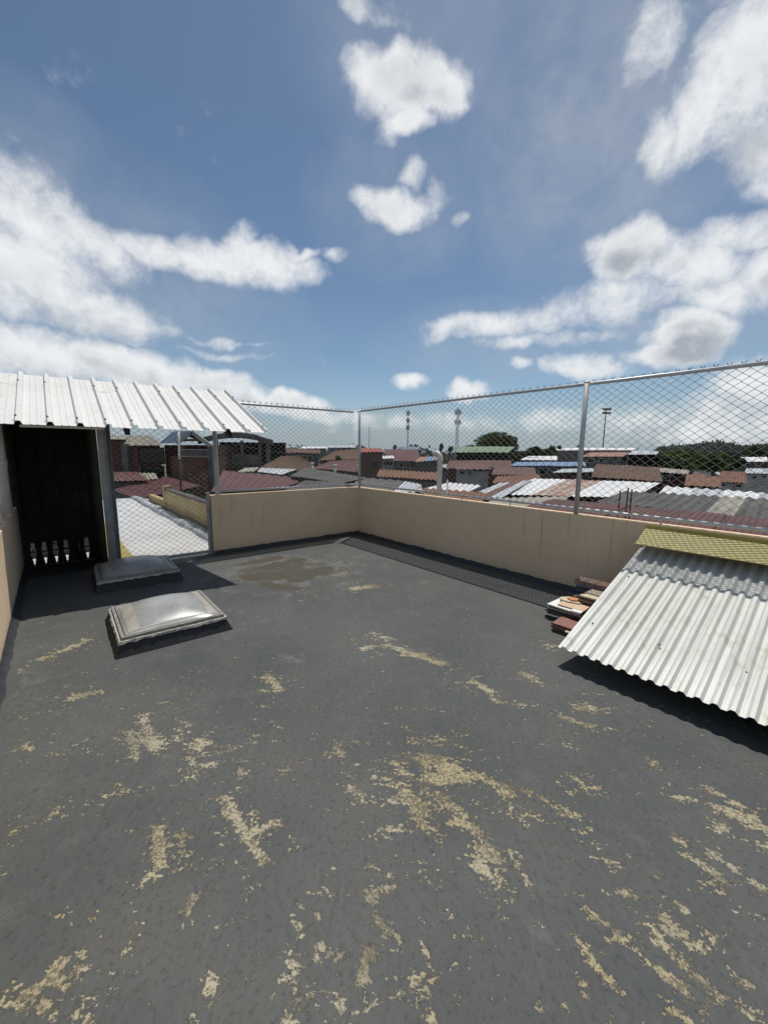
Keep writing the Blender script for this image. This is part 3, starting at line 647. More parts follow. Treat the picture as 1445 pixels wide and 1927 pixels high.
# ------------------------------------------------------------------ lean-to of corrugated sheet against the right parapet
LC = A3(1.34, 2.86, .135); SU = O*1.63+Z*.52; SL = np.linalg.norm(SU)
lt = thing('lean_to_shelter', A3(LC[0], LC[1], 0)+O*.8+U*1.2, 'low pale corrugated lean-to roof resting against the right parapet', 'lean-to')
rp = .0812; SN = np.cross(U, SU); SN = SN if SN[2] > 0 else -SN; SN /= np.linalg.norm(SN)
for k in range(3):
    nr = 10; a = LC+U*(k*nr*rp)+SN*(.003*k)
    sh = sheet_mb(a, a+U*nr*rp, a+U*nr*rp+SU*1.02, a+SU*1.02, nr, .022, 'box', rows=4, sag=.0, seed=k).build('roof_sheet', M_ZINC, lt, solid=.0025)
for (x, y) in [(1183,1086),(1115,1174),(1241,1214),(1404,1267)]:
    q_ = onpl(x, y, LC+SN*.016, SN); MB().tube([q_, q_+SN*.009], .007, 8).build('screw', M_DSTEEL, lt)
for f in (.12, .55, .93):
    MB().bar(LC+SU*f+U*.25-SN*.036, LC+SU*f+U*2.4-SN*.036, .04, .05, SN).build('batten', M_WOOD, lt)
for s_ in (1.0, 2.3):
    for f in (.2, .9):
        b_ = LC+SU*f+U*s_; MB().bar(A3(b_[0], b_[1], .002), b_-SN*.06, .05, .05).build('leg', M_WOOD, lt)
# yellow sheet that caps it along the wall
cp = thing('yellow_flashing', P(4.9, 0, .85), 'mustard yellow flashing sheet between lean-to and right parapet', 'flashing')
pa = onpl(1215, 994, P(0, 0)-O*.015, O); pb = onpl(1195, 1023, pa, np.cross(U, O*.27-Z*.13))
dn = -O*.275-Z*.125
for k in range(2):
    a = pa+U*(k*1.20)+Z*(.004*k); MB().hexa([a+dn, a+dn+U*1.215, a+U*1.215, a], [a+dn+Z*.006, a+dn+U*1.215+Z*.006, a+U*1.215+Z*.006, a+Z*.006]).build('cap_sheet', M_YEL, cp)
MB().hexa([pa-O*.002, pa+U*2.4-O*.002, pa+U*2.4+O*.008, pa+O*.008], [pa+Z*.035-O*.002, pa+U*2.4+Z*.035-O*.002, pa+U*2.4+Z*.035+O*.008, pa+Z*.035+O*.008]).build('upturn', M_YEL, cp)
# ------------------------------------------------------------------ tile offcuts stacked beside the lean-to
def slab(c, ang, lx, ly, h, mat, label, group, tilt=(0, 0), broken=False, name='floor_tile'):
    ca, sa = math.cos(ang), math.sin(ang); X = A3(ca, sa, 0); Yv = A3(-sa, ca, 0); X = X+Z*tilt[0]; Yv = Yv+Z*tilt[1]
    if broken:
        rs = random.Random(int(abs(c[0]*1000))); k = 7; ring = []
        for i in range(k):
            a = 2*math.pi*i/k+rs.uniform(-.25, .25); ring.append(A3(*c)+X*lx/2*math.cos(a)*rs.uniform(.85, 1.2)+Yv*ly/2*math.sin(a)*rs.uniform(.85, 1.2))
        m = MB(); m.add(ring+[p+Z*h for p in ring], [tuple(range(k))[::-1], tuple(range(k, 2*k))]+[(i, (i+1) % k, (i+1) % k+k, i+k) for i in range(k)])
    else: m = MB().obox(A3(*c)-X*lx/2-Yv*ly/2, X*lx, Yv*ly, Z*h)
    return tag(m.build(name, mat), label, 'tile', group)
TA = rad(-49.35); rs = random.Random(3)
def tstack(px, py, n, lx, ly, h, mats, label, group, z0=.0, jit=.012, dz=.001, top=None, ang=0.0):
    b_ = gz(px, py, z0); z = z0+.002
    for i in range(n):
        mt = mats[i % len(mats)]; lab = label
        if i == n-1 and top: mt, lab = top
        slab(A3(b_[0]+rs.uniform(-jit, jit), b_[1]+rs.uniform(-jit, jit), z), TA+ang+rs.uniform(-.06, .06), lx*rs.uniform(.97, 1.02), ly*rs.uniform(.97, 1.02), h, mt, lab, group)
        z += h+dz
    return b_, z
G_ = 'tile offcuts stacked beside the lean-to'
# rear stack against the wall, four quarry tiles in a row on a blue-grey plank of tiles
b_, z_ = tstack(1121, 1146, 14, .36, .15, .016, [T_DARK, T_BLUE, T_DARK], 'dark tile in the rear stack against the parapet', G_, 0)
for i, x in enumerate(('first', 'second', 'third', 'fourth')):
    q_ = A3(b_[0], b_[1], z_)+U*(-.155+i*.105); slab(q_, TA, .098, .155, .045, T_BROWN, x+' brown quarry tile from the left on top of the rear stack', G_, name='quarry_tile')
b_, z_ = tstack(1128, 1166, 17, .32, .27, .013, [T_DARK, T_BROWN, T_DARK, T_DARK], 'dark brown tile in the middle stack under the cream tile', G_, 0, top=(T_CREAM, 'large cream tile on top of the middle stack'))
b_, z_ = tstack(1068, 1165, 9, .32, .26, .012, [T_DARK, T_DARK, T_WHITE, T_DARK], 'tile in the front left stack under the white one', G_, 0, .02, .004, top=(T_WHITE, 'white tile on top of the front left stack'))
slab(A3(b_[0], b_[1], z_+.001)+U*.05-O*.01, TA+.05, .24, .16, .011, T_PEACH, 'peach coloured tile lying on the white tile', G_)
slab(A3(b_[0], b_[1], z_+.001)+U*.13-O*.12, TA+.1, .09, .06, .010, T_WHITE, 'small white tile piece at the front of the peach tile', G_)
slab(A3(b_[0], b_[1], z_+.013)+O*.10-U*.01, TA+.3, .24, .17, .012, T_CREAM, 'broken cream tile under the orange piece', G_, broken=True)
slab(A3(b_[0], b_[1], z_+.026)+O*.10, TA+.2, .12, .09, .012, T_ORANGE, 'broken bright orange tile on top of the pile', G_, broken=True)
slab(A3(b_[0], b_[1], z_+.03)+O*.22+U*.02, TA+.5, .15, .06, .02, T_BROWN, 'brown tile leaning at a slant behind the orange piece', G_, tilt=(.35, .1))
b_, z_ = tstack(1082, 1192, 6, .33, .20, .011, [T_DARK, T_BROWN], 'brown tile in the low stack at the front', G_, 0, .015, .002, top=(T_RED, 'reddish brown tile on top of the low front stack'))
slab(A3(b_[0], b_[1], z_+.001)+U*.16+O*.0, TA, .14, .12, .030, T_WHITE, 'thick white tile half under the lean-to sheet', G_)
slab(A3(b_[0], b_[1], .04)+U*.10-O*.13, TA, .26, .03, .012, T_CREAM, 'narrow cream tile strip along the front of the pile', G_)

# ------------------------------------------------------------------ pipes and rods just behind the right parapet
bx = P(0, 0)+O*.40; pv = onpl(828, 860, bx, O)
t = thing('vent_pipe', A3(pv[0], pv[1], -.6), 'thick white plastic vent pipe with bent top behind the parapet', 'pipe')
zt = pv[2]; dirp = -U; base = A3(pv[0], pv[1], 0)
pts = [base-Z*.8, base+Z*(zt-.02)]+[base+dirp*.075*(1-math.cos(a))+Z*(zt-.02+.075*math.sin(a)) for a in np.linspace(.3, 1.57, 5)]
MB().tube(pts, .043, 16).build('pipe', M_PVC, t, True)
e_ = pts[-1]; MB().tube([e_-dirp*.005, e_+dirp*.05], .050, 16).build('elbow_socket', M_PVC, t, True)
for x, y, w, lab in ((842, 902, .012, 'thin grey conduit standing beside the vent pipe'),):
    q_ = onpl(x, y, bx+O*.1, O); t = thing('conduit', A3(q_[0], q_[1], -.6), lab, 'conduit'); MB().tube([A3(q_[0], q_[1], -.6), q_], w, 8).build('tube', M_GALV, t, True)
for i, (x, y) in enumerate(((1167, 923), (1182, 918), (1189, 921))):
    q_ = onpl(x, y, bx+O*.9, O); lab = ('left', 'middle', 'right')[i]+' rusty rebar rod of three sticking up behind the fence'
    o_ = MB().tube([A3(q_[0], q_[1], -.2), A3(q_[0]+.004, q_[1], q_[2]*.5), q_], .009, 6).build('rebar_rod', M_REBAR); tag(o_, lab, 'rebar', 'rebar rods')
q_ = onpl(696, 893, P(0, 0)+O*1.2, O)
for (x0, yt, yb, Y, r_, nm, lab) in ((338, 812, 926, 13.0, .035, 'steel_pole', 'slim pale pole rising in front of the brick houses'),):
    p0, p1 = at(x0+3, yb, Y), at(x0-2, yt, Y); t = thing(nm, A3(p0[0], p0[1], GZ), lab, 'pole')
    MB().tube([A3(p0[0], p0[1], GZ), p0, p0*.45+p1*.55], r_, 8).build('lower_section', M_REBAR, t, True); MB().tube([p0*.45+p1*.55, p1], r_*1.1, 8).build('upper_section', M_PVC, t, True)

# ------------------------------------------------------------------ neighbouring roofs and houses
def house(name, label, quad, rmat, wmat, nsheet=3, wpm=4.0, amp=.03, prof='sin', cat='house', group=None, windows=(), wallm=True, over=.18, base=GZ, mats=None, ridge=None, door=()):
    """quad: near-left, near-right, far-right, far-left roof corners as (photo x, photo y, distance)"""
    if name.endswith('_roof'): name += 'ed_house'; cat = 'house'; label = label if 'house' in label else 'house with '+label
    A, Bq, Cq, Dq = [at(*q) for q in quad]; ctr = (A+Bq+Cq+Dq)/4
    t = thing(name, A3(ctr[0], ctr[1], base), label, cat, group)
    L = np.linalg.norm(Bq-A)
    for k in range(nsheet):
        f0, f1 = k/nsheet, (k+1)/nsheet+.004; dz = Z*(.012*((k*7) % 3-1)*min(1, L/6))
        a, b_, c_, d_ = A+(Bq-A)*f0, A+(Bq-A)*f1, Dq+(Cq-Dq)*f1, Dq+(Cq-Dq)*f0
        sheet_mb(a+dz, b_+dz, c_+dz, d_+dz, max(2, int(L/nsheet*wpm*1.7)) if ctr[1] < 45 else max(2, int(L/nsheet*wpm)), amp*.5, prof, rows=3, seed=k).build('roof_sheet', (mats or [rmat])[k % len(mats or [rmat])], t)
    if wallm:
        i_ = lambda p: ctr+(p-ctr)*(1-over/max(1.5, L/2))-Z*(.06+amp)
        a, b_, c_, d_ = map(i_, (A, Bq, Cq, Dq)); m = MB()
        lo_ = [A3(p[0], p[1], base) for p in (a, b_, c_, d_)]; m.hexa(lo_, [a, b_, c_, d_]); w_ = m.build('wall', wmat, t)
        n = np.cross(b_-a, Z); n /= np.linalg.norm(n)
        if n[1] > 0: n = -n
        for (x0, y0, x1, y1) in windows:
            p00, p11 = onpl(x0, y1, a+n*.02, n), onpl(x1, y0, a+n*.02, n); d = (b_-a)*A3(1, 1, 0); d /= np.linalg.norm(d)
            if d[0] < 0: d = -d
            w = (p11-p00)@d; h = p11[2]-p00[2]
            wn = MB()
            for (o_, e1, e2) in ((p00, d*w, Z*.06), (p00+Z*(h-.06), d*w, Z*.06), (p00+Z*.06, d*.06, Z*(h-.12)), (p00+d*(w-.06)+Z*.06, d*.06, Z*(h-.12))): wn.obox(o_, e1, n*.05, e2)
            wo_ = wn.build('window', M_HOLE if 'brick' in name else M_WFRAME, t)
            MB().obox(p00+d*.06+Z*.06, d*(w-.12), n*.012, Z*(h-.12)).build('pane', M_GLASS, wo_)
    return t
NR_ = 'neighbouring roofs below the terrace'
# --- seen through the mesh panel
t = thing('white_roofed_house', at(200, 990, 10)-Z*0, 'flat white corrugated neighbour roof with a yellow strip beyond the mesh panel', 'house')
zr = -.25; rA = gz(258, 938, zr); dU = -U; n0 = gz(400, 1050, zr); n0 = rA+U*((n0-rA)@U)           # right edge runs parallel to the terrace side
n0 = n0+dU*(.30-(n0-C0)@B); LR = (rA-n0)@dU
w_y = float((n0-gz(252, 1050, zr))@O)
WS = [0, w_y, w_y+.55, w_y+1.8, w_y+3.05, w_y+4.3]
for r_ in range(4):
    for k in range(5):
        a = n0+dU*(LR*r_/4)-O*WS[k]; wd_ = -O*(WS[k+1]-WS[k]+.01); step = dU*(LR/4*1.01); zz = Z*(.012*(r_ % 2)+.006*(k % 2))
        sheet_mb(a+zz, a+step+zz, a+step+wd_+zz, a+wd_+zz, int(LR/4*7.5), .03, 'sin', rows=1).build('roof_sheet', M_YEL if k == 1 and r_ < 2 else R_WHITE, t)
MB().hexa([n0-O*6+Z*(GZ-zr), n0+Z*(GZ-zr), n0+dU*LR+Z*(GZ-zr), n0+dU*LR-O*6+Z*(GZ-zr)], [n0-O*6-Z*.06, n0-Z*.06, n0+dU*LR-Z*.06, n0+dU*LR-O*6-Z*.06]).build('wall', M_PAINTW, t)
# gutter with silver flashing and weathered yellow wall
t = thing('roof_gutter', n0+O*.2, 'grey gutter and crumpled silver flashing beside the white roof', 'gutter')
for k in range(2): MB().obox(n0+O*(.03+.16*k)-Z*(.10-.02*k), dU*(LR+.1), O*.16, Z*.06).build('gutter_channel', M_LEAD, t)
pts = [n0+O*(min(.46, float((gz(403, 1003, -.16)-n0)@O)-.14)+.02*math.sin(i*2.1))+dU*(LR*.98*i/14)+Z*(.03+.02*math.sin(i*1.7)) for i in range(15)]
MB().tube(pts, [.13+.012*math.sin(i*2.9) for i in range(15)], 12).build('flashing_roll', M_GUT, t, True)
MB().hexa([n0+dU*4.5+O*.2, n0+dU*4.5+O*.36, n0+dU*5.2+O*.40, n0+dU*5.2+O*.2], [p+Z*.16 for p in (n0+dU*4.5+O*.2, n0+dU*4.5+O*.36, n0+dU*5.2+O*.40, n0+dU*5.2+O*.2)]).build('flashing_lap', M_GUT, t)
t = thing('weathered_wall', n0+O*.8, 'old yellow plaster wall with black rain stains beyond the mesh panel', 'wall')
w_w = float((gz(403, 1003, -.16)-n0)@O); wl0 = n0+O*w_w; i1 = (onpl(311, 930, wl0, O)-wl0)@dU; wl0 = wl0-Z*.25
ht = (onpl(400, 951, wl0, O)-wl0)[2]
MB().obox(wl0, dU*i1, O*.16, Z*ht).build('wall', M_OLDPL, t)
MB().obox(wl0+dU*i1-O*.02, dU*.22, O*.2, Z*(ht+.10)).build('end_pillar', M_OLDPL, t)
MB().obox(wl0+dU*(i1+.22), dU*2.2, O*.14, Z*(ht-.35)).build('low_wall', M_OLDPL, t)
rs = random.Random(5); cm = MB()
for i in range(40):
    a = wl0+dU*(i1*i/40)+Z*(ht-.015); cm.obox(a-O*(.01+.012*rs.random()), dU*(i1/40), O*(.18+.02*rs.random()), Z*(.03+.02*rs.random()))
cm.build('crumbling_coping', R_ASB, t)

house('maroon_roof', 'dark maroon sheet roof just beyond the white neighbour roof', [(256,939,16),(378,914,18),(314,897,22),(210,921,19)], R_MAROON, M_PAINTG, 5, 4, .03, cat='roof', group=NR_)
house('maroon_roof', 'small faded maroon roof with wavy pale edge beside the gate post', [(195,906,20),(282,904,20),(258,888,24),(195,888,24)], R_MAROON2, M_CONC, 3, 3, .05, cat='roof', group=NR_)
house('fibre_cement_roof', 'little pale fibre cement roof piece between maroon roofs and brick house', [(268,903,21),(298,901,21),(292,890,23.5),(262,890,23.5)], R_ASBL, M_CONC, 2, 3, .06, cat='roof', group=NR_)
house('brick_house', 'red brick house with grey corrugated roof and black opening at the left', [(236,838,25),(307,838,25),(284,819,29.5),(224,819,29.5)], R_ASBL, M_BRICK, 3, 3.2, .06, windows=[(262,842,309,873),(268,876,309,897)])
t = house('brick_house', 'dark red brick wing with pale roof edge beside the gate post', [(196,826,26.2),(237,827,26),(240,819,29),(196,818,29)], R_ASBL, M_BRICKD, 1, 3.2, .06)
p_ = at(236, 835, 25.1); MB().bar(A3(p_[0], p_[1], GZ), p_, .38, .38).build('pillar', M_CONC, t)
# gabled brick house with barred balcony
t = thing('brick_house', A3(*at(360, 850, 24)[:2], GZ), 'gabled brick house with slate blue roof and white barred balcony', 'house')
e1, e2, ap, e1b, e2b, apb = at(334,833,23), at(397,837,23), at(362,811,23), at(300,834,27.5), at(400,836,28), at(324,812,28)
sheet_mb(e1, e1b, apb, ap, 10, .03).build('roof_sheet', R_SLATE, t); sheet_mb(ap, apb, e2b, e2, 10, .03).build('roof_sheet', R_SLATE, t)
for a, b_ in ((e1, ap), (ap, e2)): MB().bar(a-A3(0, .1, .05), b_-A3(0, .1, .05), .10, .22).build('barge_board', M_WFRAME, t)
MB().bar(at(344,828,23), at(381,828,23), .1, .14).build('gable_beam', M_WOOD, t)
w0, w1 = at(340,838,23.3), at(394,838,23.3); rr = at(309,836,26.8)
zb = at(360,860,23.3)[2]; lo_ = [A3(w0[0], w0[1], GZ), A3(w1[0], w1[1], GZ), A3(w1[0]+.2, w1[1]+4, GZ), A3(rr[0], rr[1], GZ)]
MB().hexa(lo_, [A3(p[0], p[1], zb) for p in lo_]).build('wall', M_BRICK, t)
lo2 = [A3(w0[0]+.1, w0[1]+1.2, zb), A3(w1[0], w1[1]+1.2, zb), A3(w1[0]+.2, w1[1]+4, zb), A3(rr[0], rr[1], zb)]
MB().hexa(lo2, [A3(p[0], p[1], rr[2]-.05) for p in lo2]).build('upper_wall', M_BRICKD, t)
for p in (w0, w1): MB().bar(A3(p[0], p[1]+.1, GZ), A3(p[0], p[1]+.1, p[2]), .25, .25).build('pillar', M_CONC, t)
rl = thing('balcony_railing', A3(*((w0+w1)/2)[:2], zb), 'white vertical bar railing on the gabled brick house', 'railing')
zt_ = at(360,846,23.2)[2]
for z in (zb+.03, zt_): MB().bar(A3(w0[0], w0[1]-.05, z), A3(w1[0], w1[1]-.05, z), .05, .06).build('rail', M_PAINTW, rl)
bars = [MB().bar(A3(w0[0]+(w1[0]-w0[0])*i/16, w0[1]-.05, zb+.06), A3(w0[0]+(w1[0]-w0[0])*i/16, w0[1]-.05, zt_-.03), .045, .03).build('bar', M_PAINTW, rl) for i in range(17)]
# open-sided house with arched roof
t = thing('open_sided_house', A3(*at(455, 850, 27)[:2], GZ), 'open upper storey under a dark arched roof with grey concrete parapet', 'house')
m = MB(); arc = []
for i in range(15):
    f = i/14; x = 372+f*142; y = 829-13*math.sin(math.pi*(f*.95+.03))+ (2 if f > .8 else 0); arc.append((x, y))
front = [at(x, y, 26) for x, y in arc]; back = [at(x, y-1.5, 31) for x, y in arc]
for i in range(14): m.hexa([p-Z*.28 for p in (front[i], front[i+1], back[i+1], back[i])], [p+Z*.06 for p in (front[i], front[i+1], back[i+1], back[i])])
m.build('arched_roof', R_ASB, t)
a, b_ = at(408,855,26.3), at(489,855,26.3); zl, zh = at(450,874,26.3)[2], at(450,855,26.3)[2]
MB().obox(A3(a[0], a[1], zl), A3(b_[0]-a[0], 0, 0), A3(0, .15, 0), Z*(zh-zl)).build('parapet', M_CONC, t)
a2_, b2__ = at(400,872,27), at(506,872,27); MB().obox(A3(a2_[0], a2_[1], GZ), A3(b2__[0]-a2_[0], 0, 0), A3(0, 5, 0), Z*(zl-GZ)).build('lower_storey', M_CONC, t)
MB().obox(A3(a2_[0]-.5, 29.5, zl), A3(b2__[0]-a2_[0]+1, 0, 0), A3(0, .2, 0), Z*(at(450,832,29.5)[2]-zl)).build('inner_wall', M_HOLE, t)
for x in (408, 455, 489, 504):
    p_ = at(x, 833, 26.5); MB().bar(A3(p_[0], p_[1], GZ), p_+Z*.15, .16 if x != 504 else .5, .16).build('column', M_CONC, t)
house('maroon_roof', 'broad dark maroon sheet roof behind the left end of the back parapet', [(396,926,10.2),(532,917,11),(584,901,13.2),(420,885,14.2)], R_MAROON, M_CONC, 5, 4, .028, cat='roof', group=NR_)
house('silver_roof', 'blue-white metal sheet roof lying between maroon and clay roofs', [(484,887,18.2),(530,893,16.5),(558,883,19),(492,880,20.5)], R_SILV, M_CONC, 2, 4, .03, cat='roof', group=NR_)
house('silver_roof', 'small pale sheet roof next to the open-sided house', [(445,888,19),(478,887,19),(488,879,21),(462,880,21)], R_ASBL, M_CONC, 2, 4, .03, cat='roof', group=NR_)
house('clay_roof', 'old clay tile hip roof with exposed ribs behind the back parapet', [(478,886,22),(604,886,22),(566,858,26.5),(528,858,26.5)], R_BROWN, M_CONC, 4, 3.5, .05, cat='roof', group=NR_)
rbs = at(545,884,21.9)
house('long_house', 'long grey-green walled house with low dark roof', [(504,851,35),(602,853,33),(603,846,38),(506,842,39)], R_BROWN, M_PAINTG, 4, 2, .05, windows=[(556,857,565,869),(568,857,577,869),(580,857,588,869)])
house('fibre_cement_roof', 'wide dark grey corrugated roof just behind the terrace corner', [(546,895,13),(642,909,10.6),(690,899,12.6),(574,880,17)], R_ASB, M_CONC, 5, 4.5, .035, cat='roof', group=NR_)
house('fibre_cement_roof', 'dark grey corrugated roof strip low behind the back parapet', [(520,930,9.4),(652,924,9.2),(650,908,10.5),(575,904,11.6)], R_ASB, M_CONC, 3, 4.5, .035, cat='roof', group=NR_)
house('maroon_roof', 'brown-red sheet roof left of the corner post', [(588,881,18.5),(670,888,17),(674,865,22.5),(622,867,23)], R_MAROON, M_CONC, 4, 4, .03, cat='roof', group=NR_)
for (x, y, Y, lab) in ((587, 874, 16.5, 'short white vent pipe on the dark grey roof, left one'), (630, 878, 16, 'short white vent pipe on the dark grey roof, right one')):
    p_ = at(x, y, Y); t = thing('roof_vent', p_-Z*.3, lab, 'vent'); MB().tube([p_-Z*.45, p_], .06, 8).build('pipe', M_PVC, t, True); MB().tube([p_, p_+Z*.08], .085, 8).build('cap', M_PVC, t, True)
house('brown_roof', 'dark brown layered roof behind the corner post', [(598,866,30),(676,864,29),(674,845,36),(632,848,36)], R_BROWN, M_CONC, 4, 3, .05, cat='roof', group=NR_)
house('concrete_building', 'pale flat-roofed concrete building on the horizon left of the corner post', [(614,842,62),(668,842,62),(667,838,70),(618,838,70)], R_SILV, M_PAINTW, 2, 1, .04, windows=[(624,843.5,630,847),(634,843.5,640,847),(644,843.5,650,847),(654,843.5,660,847)], cat='building')
house('white_metal_roof', 'narrow white metal roof on the horizon above the long house', [(565,843.5,58),(616,843.5,58),(614,840,64),(570,840,64)], R_WHITE, M_CONC, 2, 1, .04, cat='roof')
house('brick_house', 'red brick house with bright orange-red roof right of the corner post', [(676,851,24),(723,850,24),(717,843,27.5),(675,843,27.5)], R_ORANGE, M_BRICKD, 2, 3, .05, windows=[(702,868,712,880)])
house('small_house', 'small house with white roof edge and dark opening', [(719,863,28),(742,862,28),(740,857,31),(720,858,31)], R_WHITE, M_PAINTW, 1, 3, .04, windows=[(721,866,740,877)])
house('maroon_roof', 'long steep maroon roof right of the orange-red one', [(733,867,34),(792,868,34),(786,846,41),(722,845,41)], R_MAROON, M_PAINTG, 4, 3, .04, windows=[(750,870,760,880),(764,870,771,880)])
house('blue_roof', 'dull blue roof on the horizon left of the vent pipe', [(744,847,56),(792,846,56),(787,841,62),(747,841,62)], R_SLATE, M_CONC, 2, 2, .05, cat='roof')
house('pink_roof', 'faded pink clay roof with blue corner left of the vent pipe', [(780,869,30),(834,865,29.5),(833,858,33),(790,860,33.5)], R_PINK, M_PAINTG, 3, 3, .05, mats=[R_PINK, R_BLUE, R_PINK], cat='house')
house('clay_roof', 'weathered clay tile roof behind the right parapet left of the vent pipe', [(708,896,18),(830,904,16),(826,889,20.2),(714,883,22.5)], R_TERRA, M_CONC, 5, 3.5, .05, cat='roof', group=NR_)
house('silver_roof', 'dull grey metal roof close behind the corner of the right parapet', [(664,926,9.4),(735,925,9.2),(762,905,12.2),(668,897,13)], R_ASB, M_CONC, 3, 4.5, .03, cat='roof', group=NR_)
house('silver_roof', 'small grey gabled metal roof beside the dull grey one', [(738,926,8.6),(796,926,8.6),(792,911,10.2),(762,905.5,12.2)], R_SILV, M_CONC, 2, 4.5, .03, cat='roof', group=NR_)
house('white_metal_roof', 'bright white corrugated roof right behind the vent pipe', [(797,920,10.2),(874,928,9.6),(907,914,11.2),(846,908.5,12.4)], R_WHITE, M_BRICKO, 3, 3, .05, cat='roof', group=NR_)
house('clay_roof', 'low brown clay roof in front of the bright white corrugated one', [(770,945,7.6),(905,950,7.4),(915,927,8.9),(785,917,9.6)], R_TERRA, M_BRICKO, 3, 4, .04, cat='roof', group=NR_)
house('white_house', 'small white house with two dark windows right of the vent pipe', [(855,883,17.2),(925,883,16.6),(906,873,20.5),(862,872,20.5)], R_MAROON2, M_PAINTW, 2, 3, .04, windows=[(861,884.5,877,894),(879,884.5,890,897)])
house('maroon_roof', 'rusty maroon roof behind the small white house', [(838,881,30),(962,880,30),(962,866,36),(846,866,36)], R_BROWN, M_BRICKD, 4, 2.5, .05, cat='roof')
house('green_roof', 'long green metal roof in front of the big tree', [(856,851,50),(957,851,50),(970,840,57),(866,840,57)], R_GREEN, M_HOLE, 4, 1.5, .06)
house('cream_roof', 'cream white metal roof right of the green roof', [(978,865,45),(1048,866,45),(1048,858,51),(994,858,51)], R_WHITE, M_CONC, 3, 1.5, .06, cat='roof')
house('blue_roof', 'long light blue metal roof left of the tall fence post', [(957,876,32),(1102,877,32),(1101,869,36),(972,869,36)], R_BLUE, M_PAINTG, 5, 2, .05, windows=[(968,879,985,892),(992,880,1004,894),(1012,880,1030,893)])
house('silver_roof', 'pale silver roof below the blue one', [(1038,889,26),(1128,888,26),(1114,881,30),(1060,882,30)], R_SILV, M_BRICKD, 3, 2.5, .04, windows=[(1100,892,1116,900)])
house('rusted_metal_roof', 'large white metal roof with rusted orange band behind the tall fence post', [(935,930,11.6),(1190,937,10.0),(1242,908,15),(1004,900,16.4)], R_WHITE, M_BRICKD, 7, 4, .025, mats=[R_WHITE, R_WHITE, R_RUST, R_RUST, R_WHITE, R_WHITE, R_WHITE], cat='roof', group=NR_)
house('maroon_roof', 'narrow maroon and grey sheet roof right of the bright white corrugated one', [(868,938,9.8),(945,936,10.3),(1002,903,15.5),(940,909,14)], R_SILV, M_BRICKD, 3, 4, .03, mats=[R_SILV, R_MAROON2, R_SILV], cat='roof', group=NR_)
house('silver_roof', 'grey weathered sheet roof low before the rusted metal roof', [(905,950,7.6),(1062,957,7.2),(1068,934,9.2),(935,937,9.4)], R_ASBL, M_BRICKD, 3, 4, .03, cat='roof', group=NR_)
house('fibre_cement_roof', 'dark corrugated fibre cement roof with one pale patch at the right', [(1118,945,8.3),(1500,985,5.9),(1500,941,8.0),(1176,924,10.2)], R_ASB, M_CONC, 8, 3.4, .048, mats=[R_ASB, R_ASB, R_ASB, R_ASB, R_ASB, R_ASBL, R_ASB, R_ASB], cat='roof', group=NR_)
house('silver_roof', 'silvery corrugated roof behind the dark fibre cement one', [(1236,932,9.9),(1500,950,8.4),(1500,932,10.4),(1252,914.5,12.6)], R_SILV, M_CONC, 4, 3.8, .045, mats=[R_WHITE, R_SILV], cat='roof', group=NR_)
house('maroon_roof', 'near maroon box-rib roof close below the right parapet', [(905,975,5.9),(1520,1046,3.9),(1520,983,5.9),(1040,938.5,8.4)], R_MAROON, M_CONC, 8, 9, .02, 'box', cat='roof', group=NR_)
house('clay_roof', 'sunlit clay tile roof between trees and silvery roof', [(1288,913,20),(1358,917,19),(1352,897,23.5),(1292,892,24.5)], R_TERRA, M_PAINTG, 3, 3.5, .05, cat='roof')
house('clay_house', 'clay roofed house with pale wall at the far right', [(1344,906,24.5),(1405,909,24.5),(1402,888,30),(1358,886,30)], R_TERRA, M_PAINTW, 3, 3, .05, windows=[(1352,908,1366,916),(1380,910,1396,918)])
house('brown_roof', 'brown low roof with white front edge before the trees', [(1150,882,30),(1295,892,26.5),(1296,884,29.5),(1172,875,34)], R_MAROON2, M_BRICKD, 4, 2.5, .05, mats=[R_PINK, R_MAROON2, R_ASBL, R_ASBL], windows=[(1215,892,1232,903),(1245,894,1262,905)])
house('pink_roof', 'faded pink roof over a grey house right of the tall fence post', [(1094,859,40),(1172,859,40),(1184,851,45.5),(1110,851,45.5)], R_PINK, M_PAINTG, 3, 2, .05, windows=[(1104,862,1118,871),(1126,862,1140,871)])
house('grey_roof', 'pale grey roof over a dark house left of the green trees', [(1179,855,40),(1235,855,40),(1243,848,45.5),(1190,848,45.5)], R_SILV, M_HOLE, 3, 2, .05)
house('white_metal_roof', 'very long thin white roof on the horizon by the light mast', [(1044,847,72),(1192,847,72),(1196,842.5,80),(1048,842.5,80)], R_WHITE, M_CONC, 4, 1, .05, cat='roof')
house('brown_house', 'dark brown house between pink roof and rusted metal roof', [(1112,897,22.5),(1246,906,20),(1240,880,28),(1122,873,30)], R_BROWN, M_BRICKD, 4, 3, .05)
house('brick_house', 'brick house in shade below the green roof', [(925,893,21),(1010,894,21),(1005,880,26),(930,878,26)], R_MAROON2, M_BRICKD, 3, 3, .05, windows=[(950,897,962,903)])
house('clay_roof', 'orange-brown clay roof strip left of the rusted metal roof', [(925,909,16),(1018,905,16.4),(1015,893,20),(935,896,20)], R_TERRA, M_CONC, 3, 3.5, .05, cat='roof')
house('grey_building', 'grey far building with white roof edge at the far right', [(1376,868,62),(1450,869,62),(1450,860,68),(1380,860,68)], R_WHITE, M_PAINTG, 3, 1, .06, windows=[(1386,872,1396,879),(1402,872,1412,879),(1420,872,1432,879)], cat='building')
house('grey_building', 'pale low building under the far right tree line', [(1400,890,40),(1470,892,40),(1470,882,46),(1405,881,46)], R_SILV, M_PAINTW, 3, 1.5, .06, windows=[(1412,894,1424,901),(1432,894,1442,901)], cat='building')
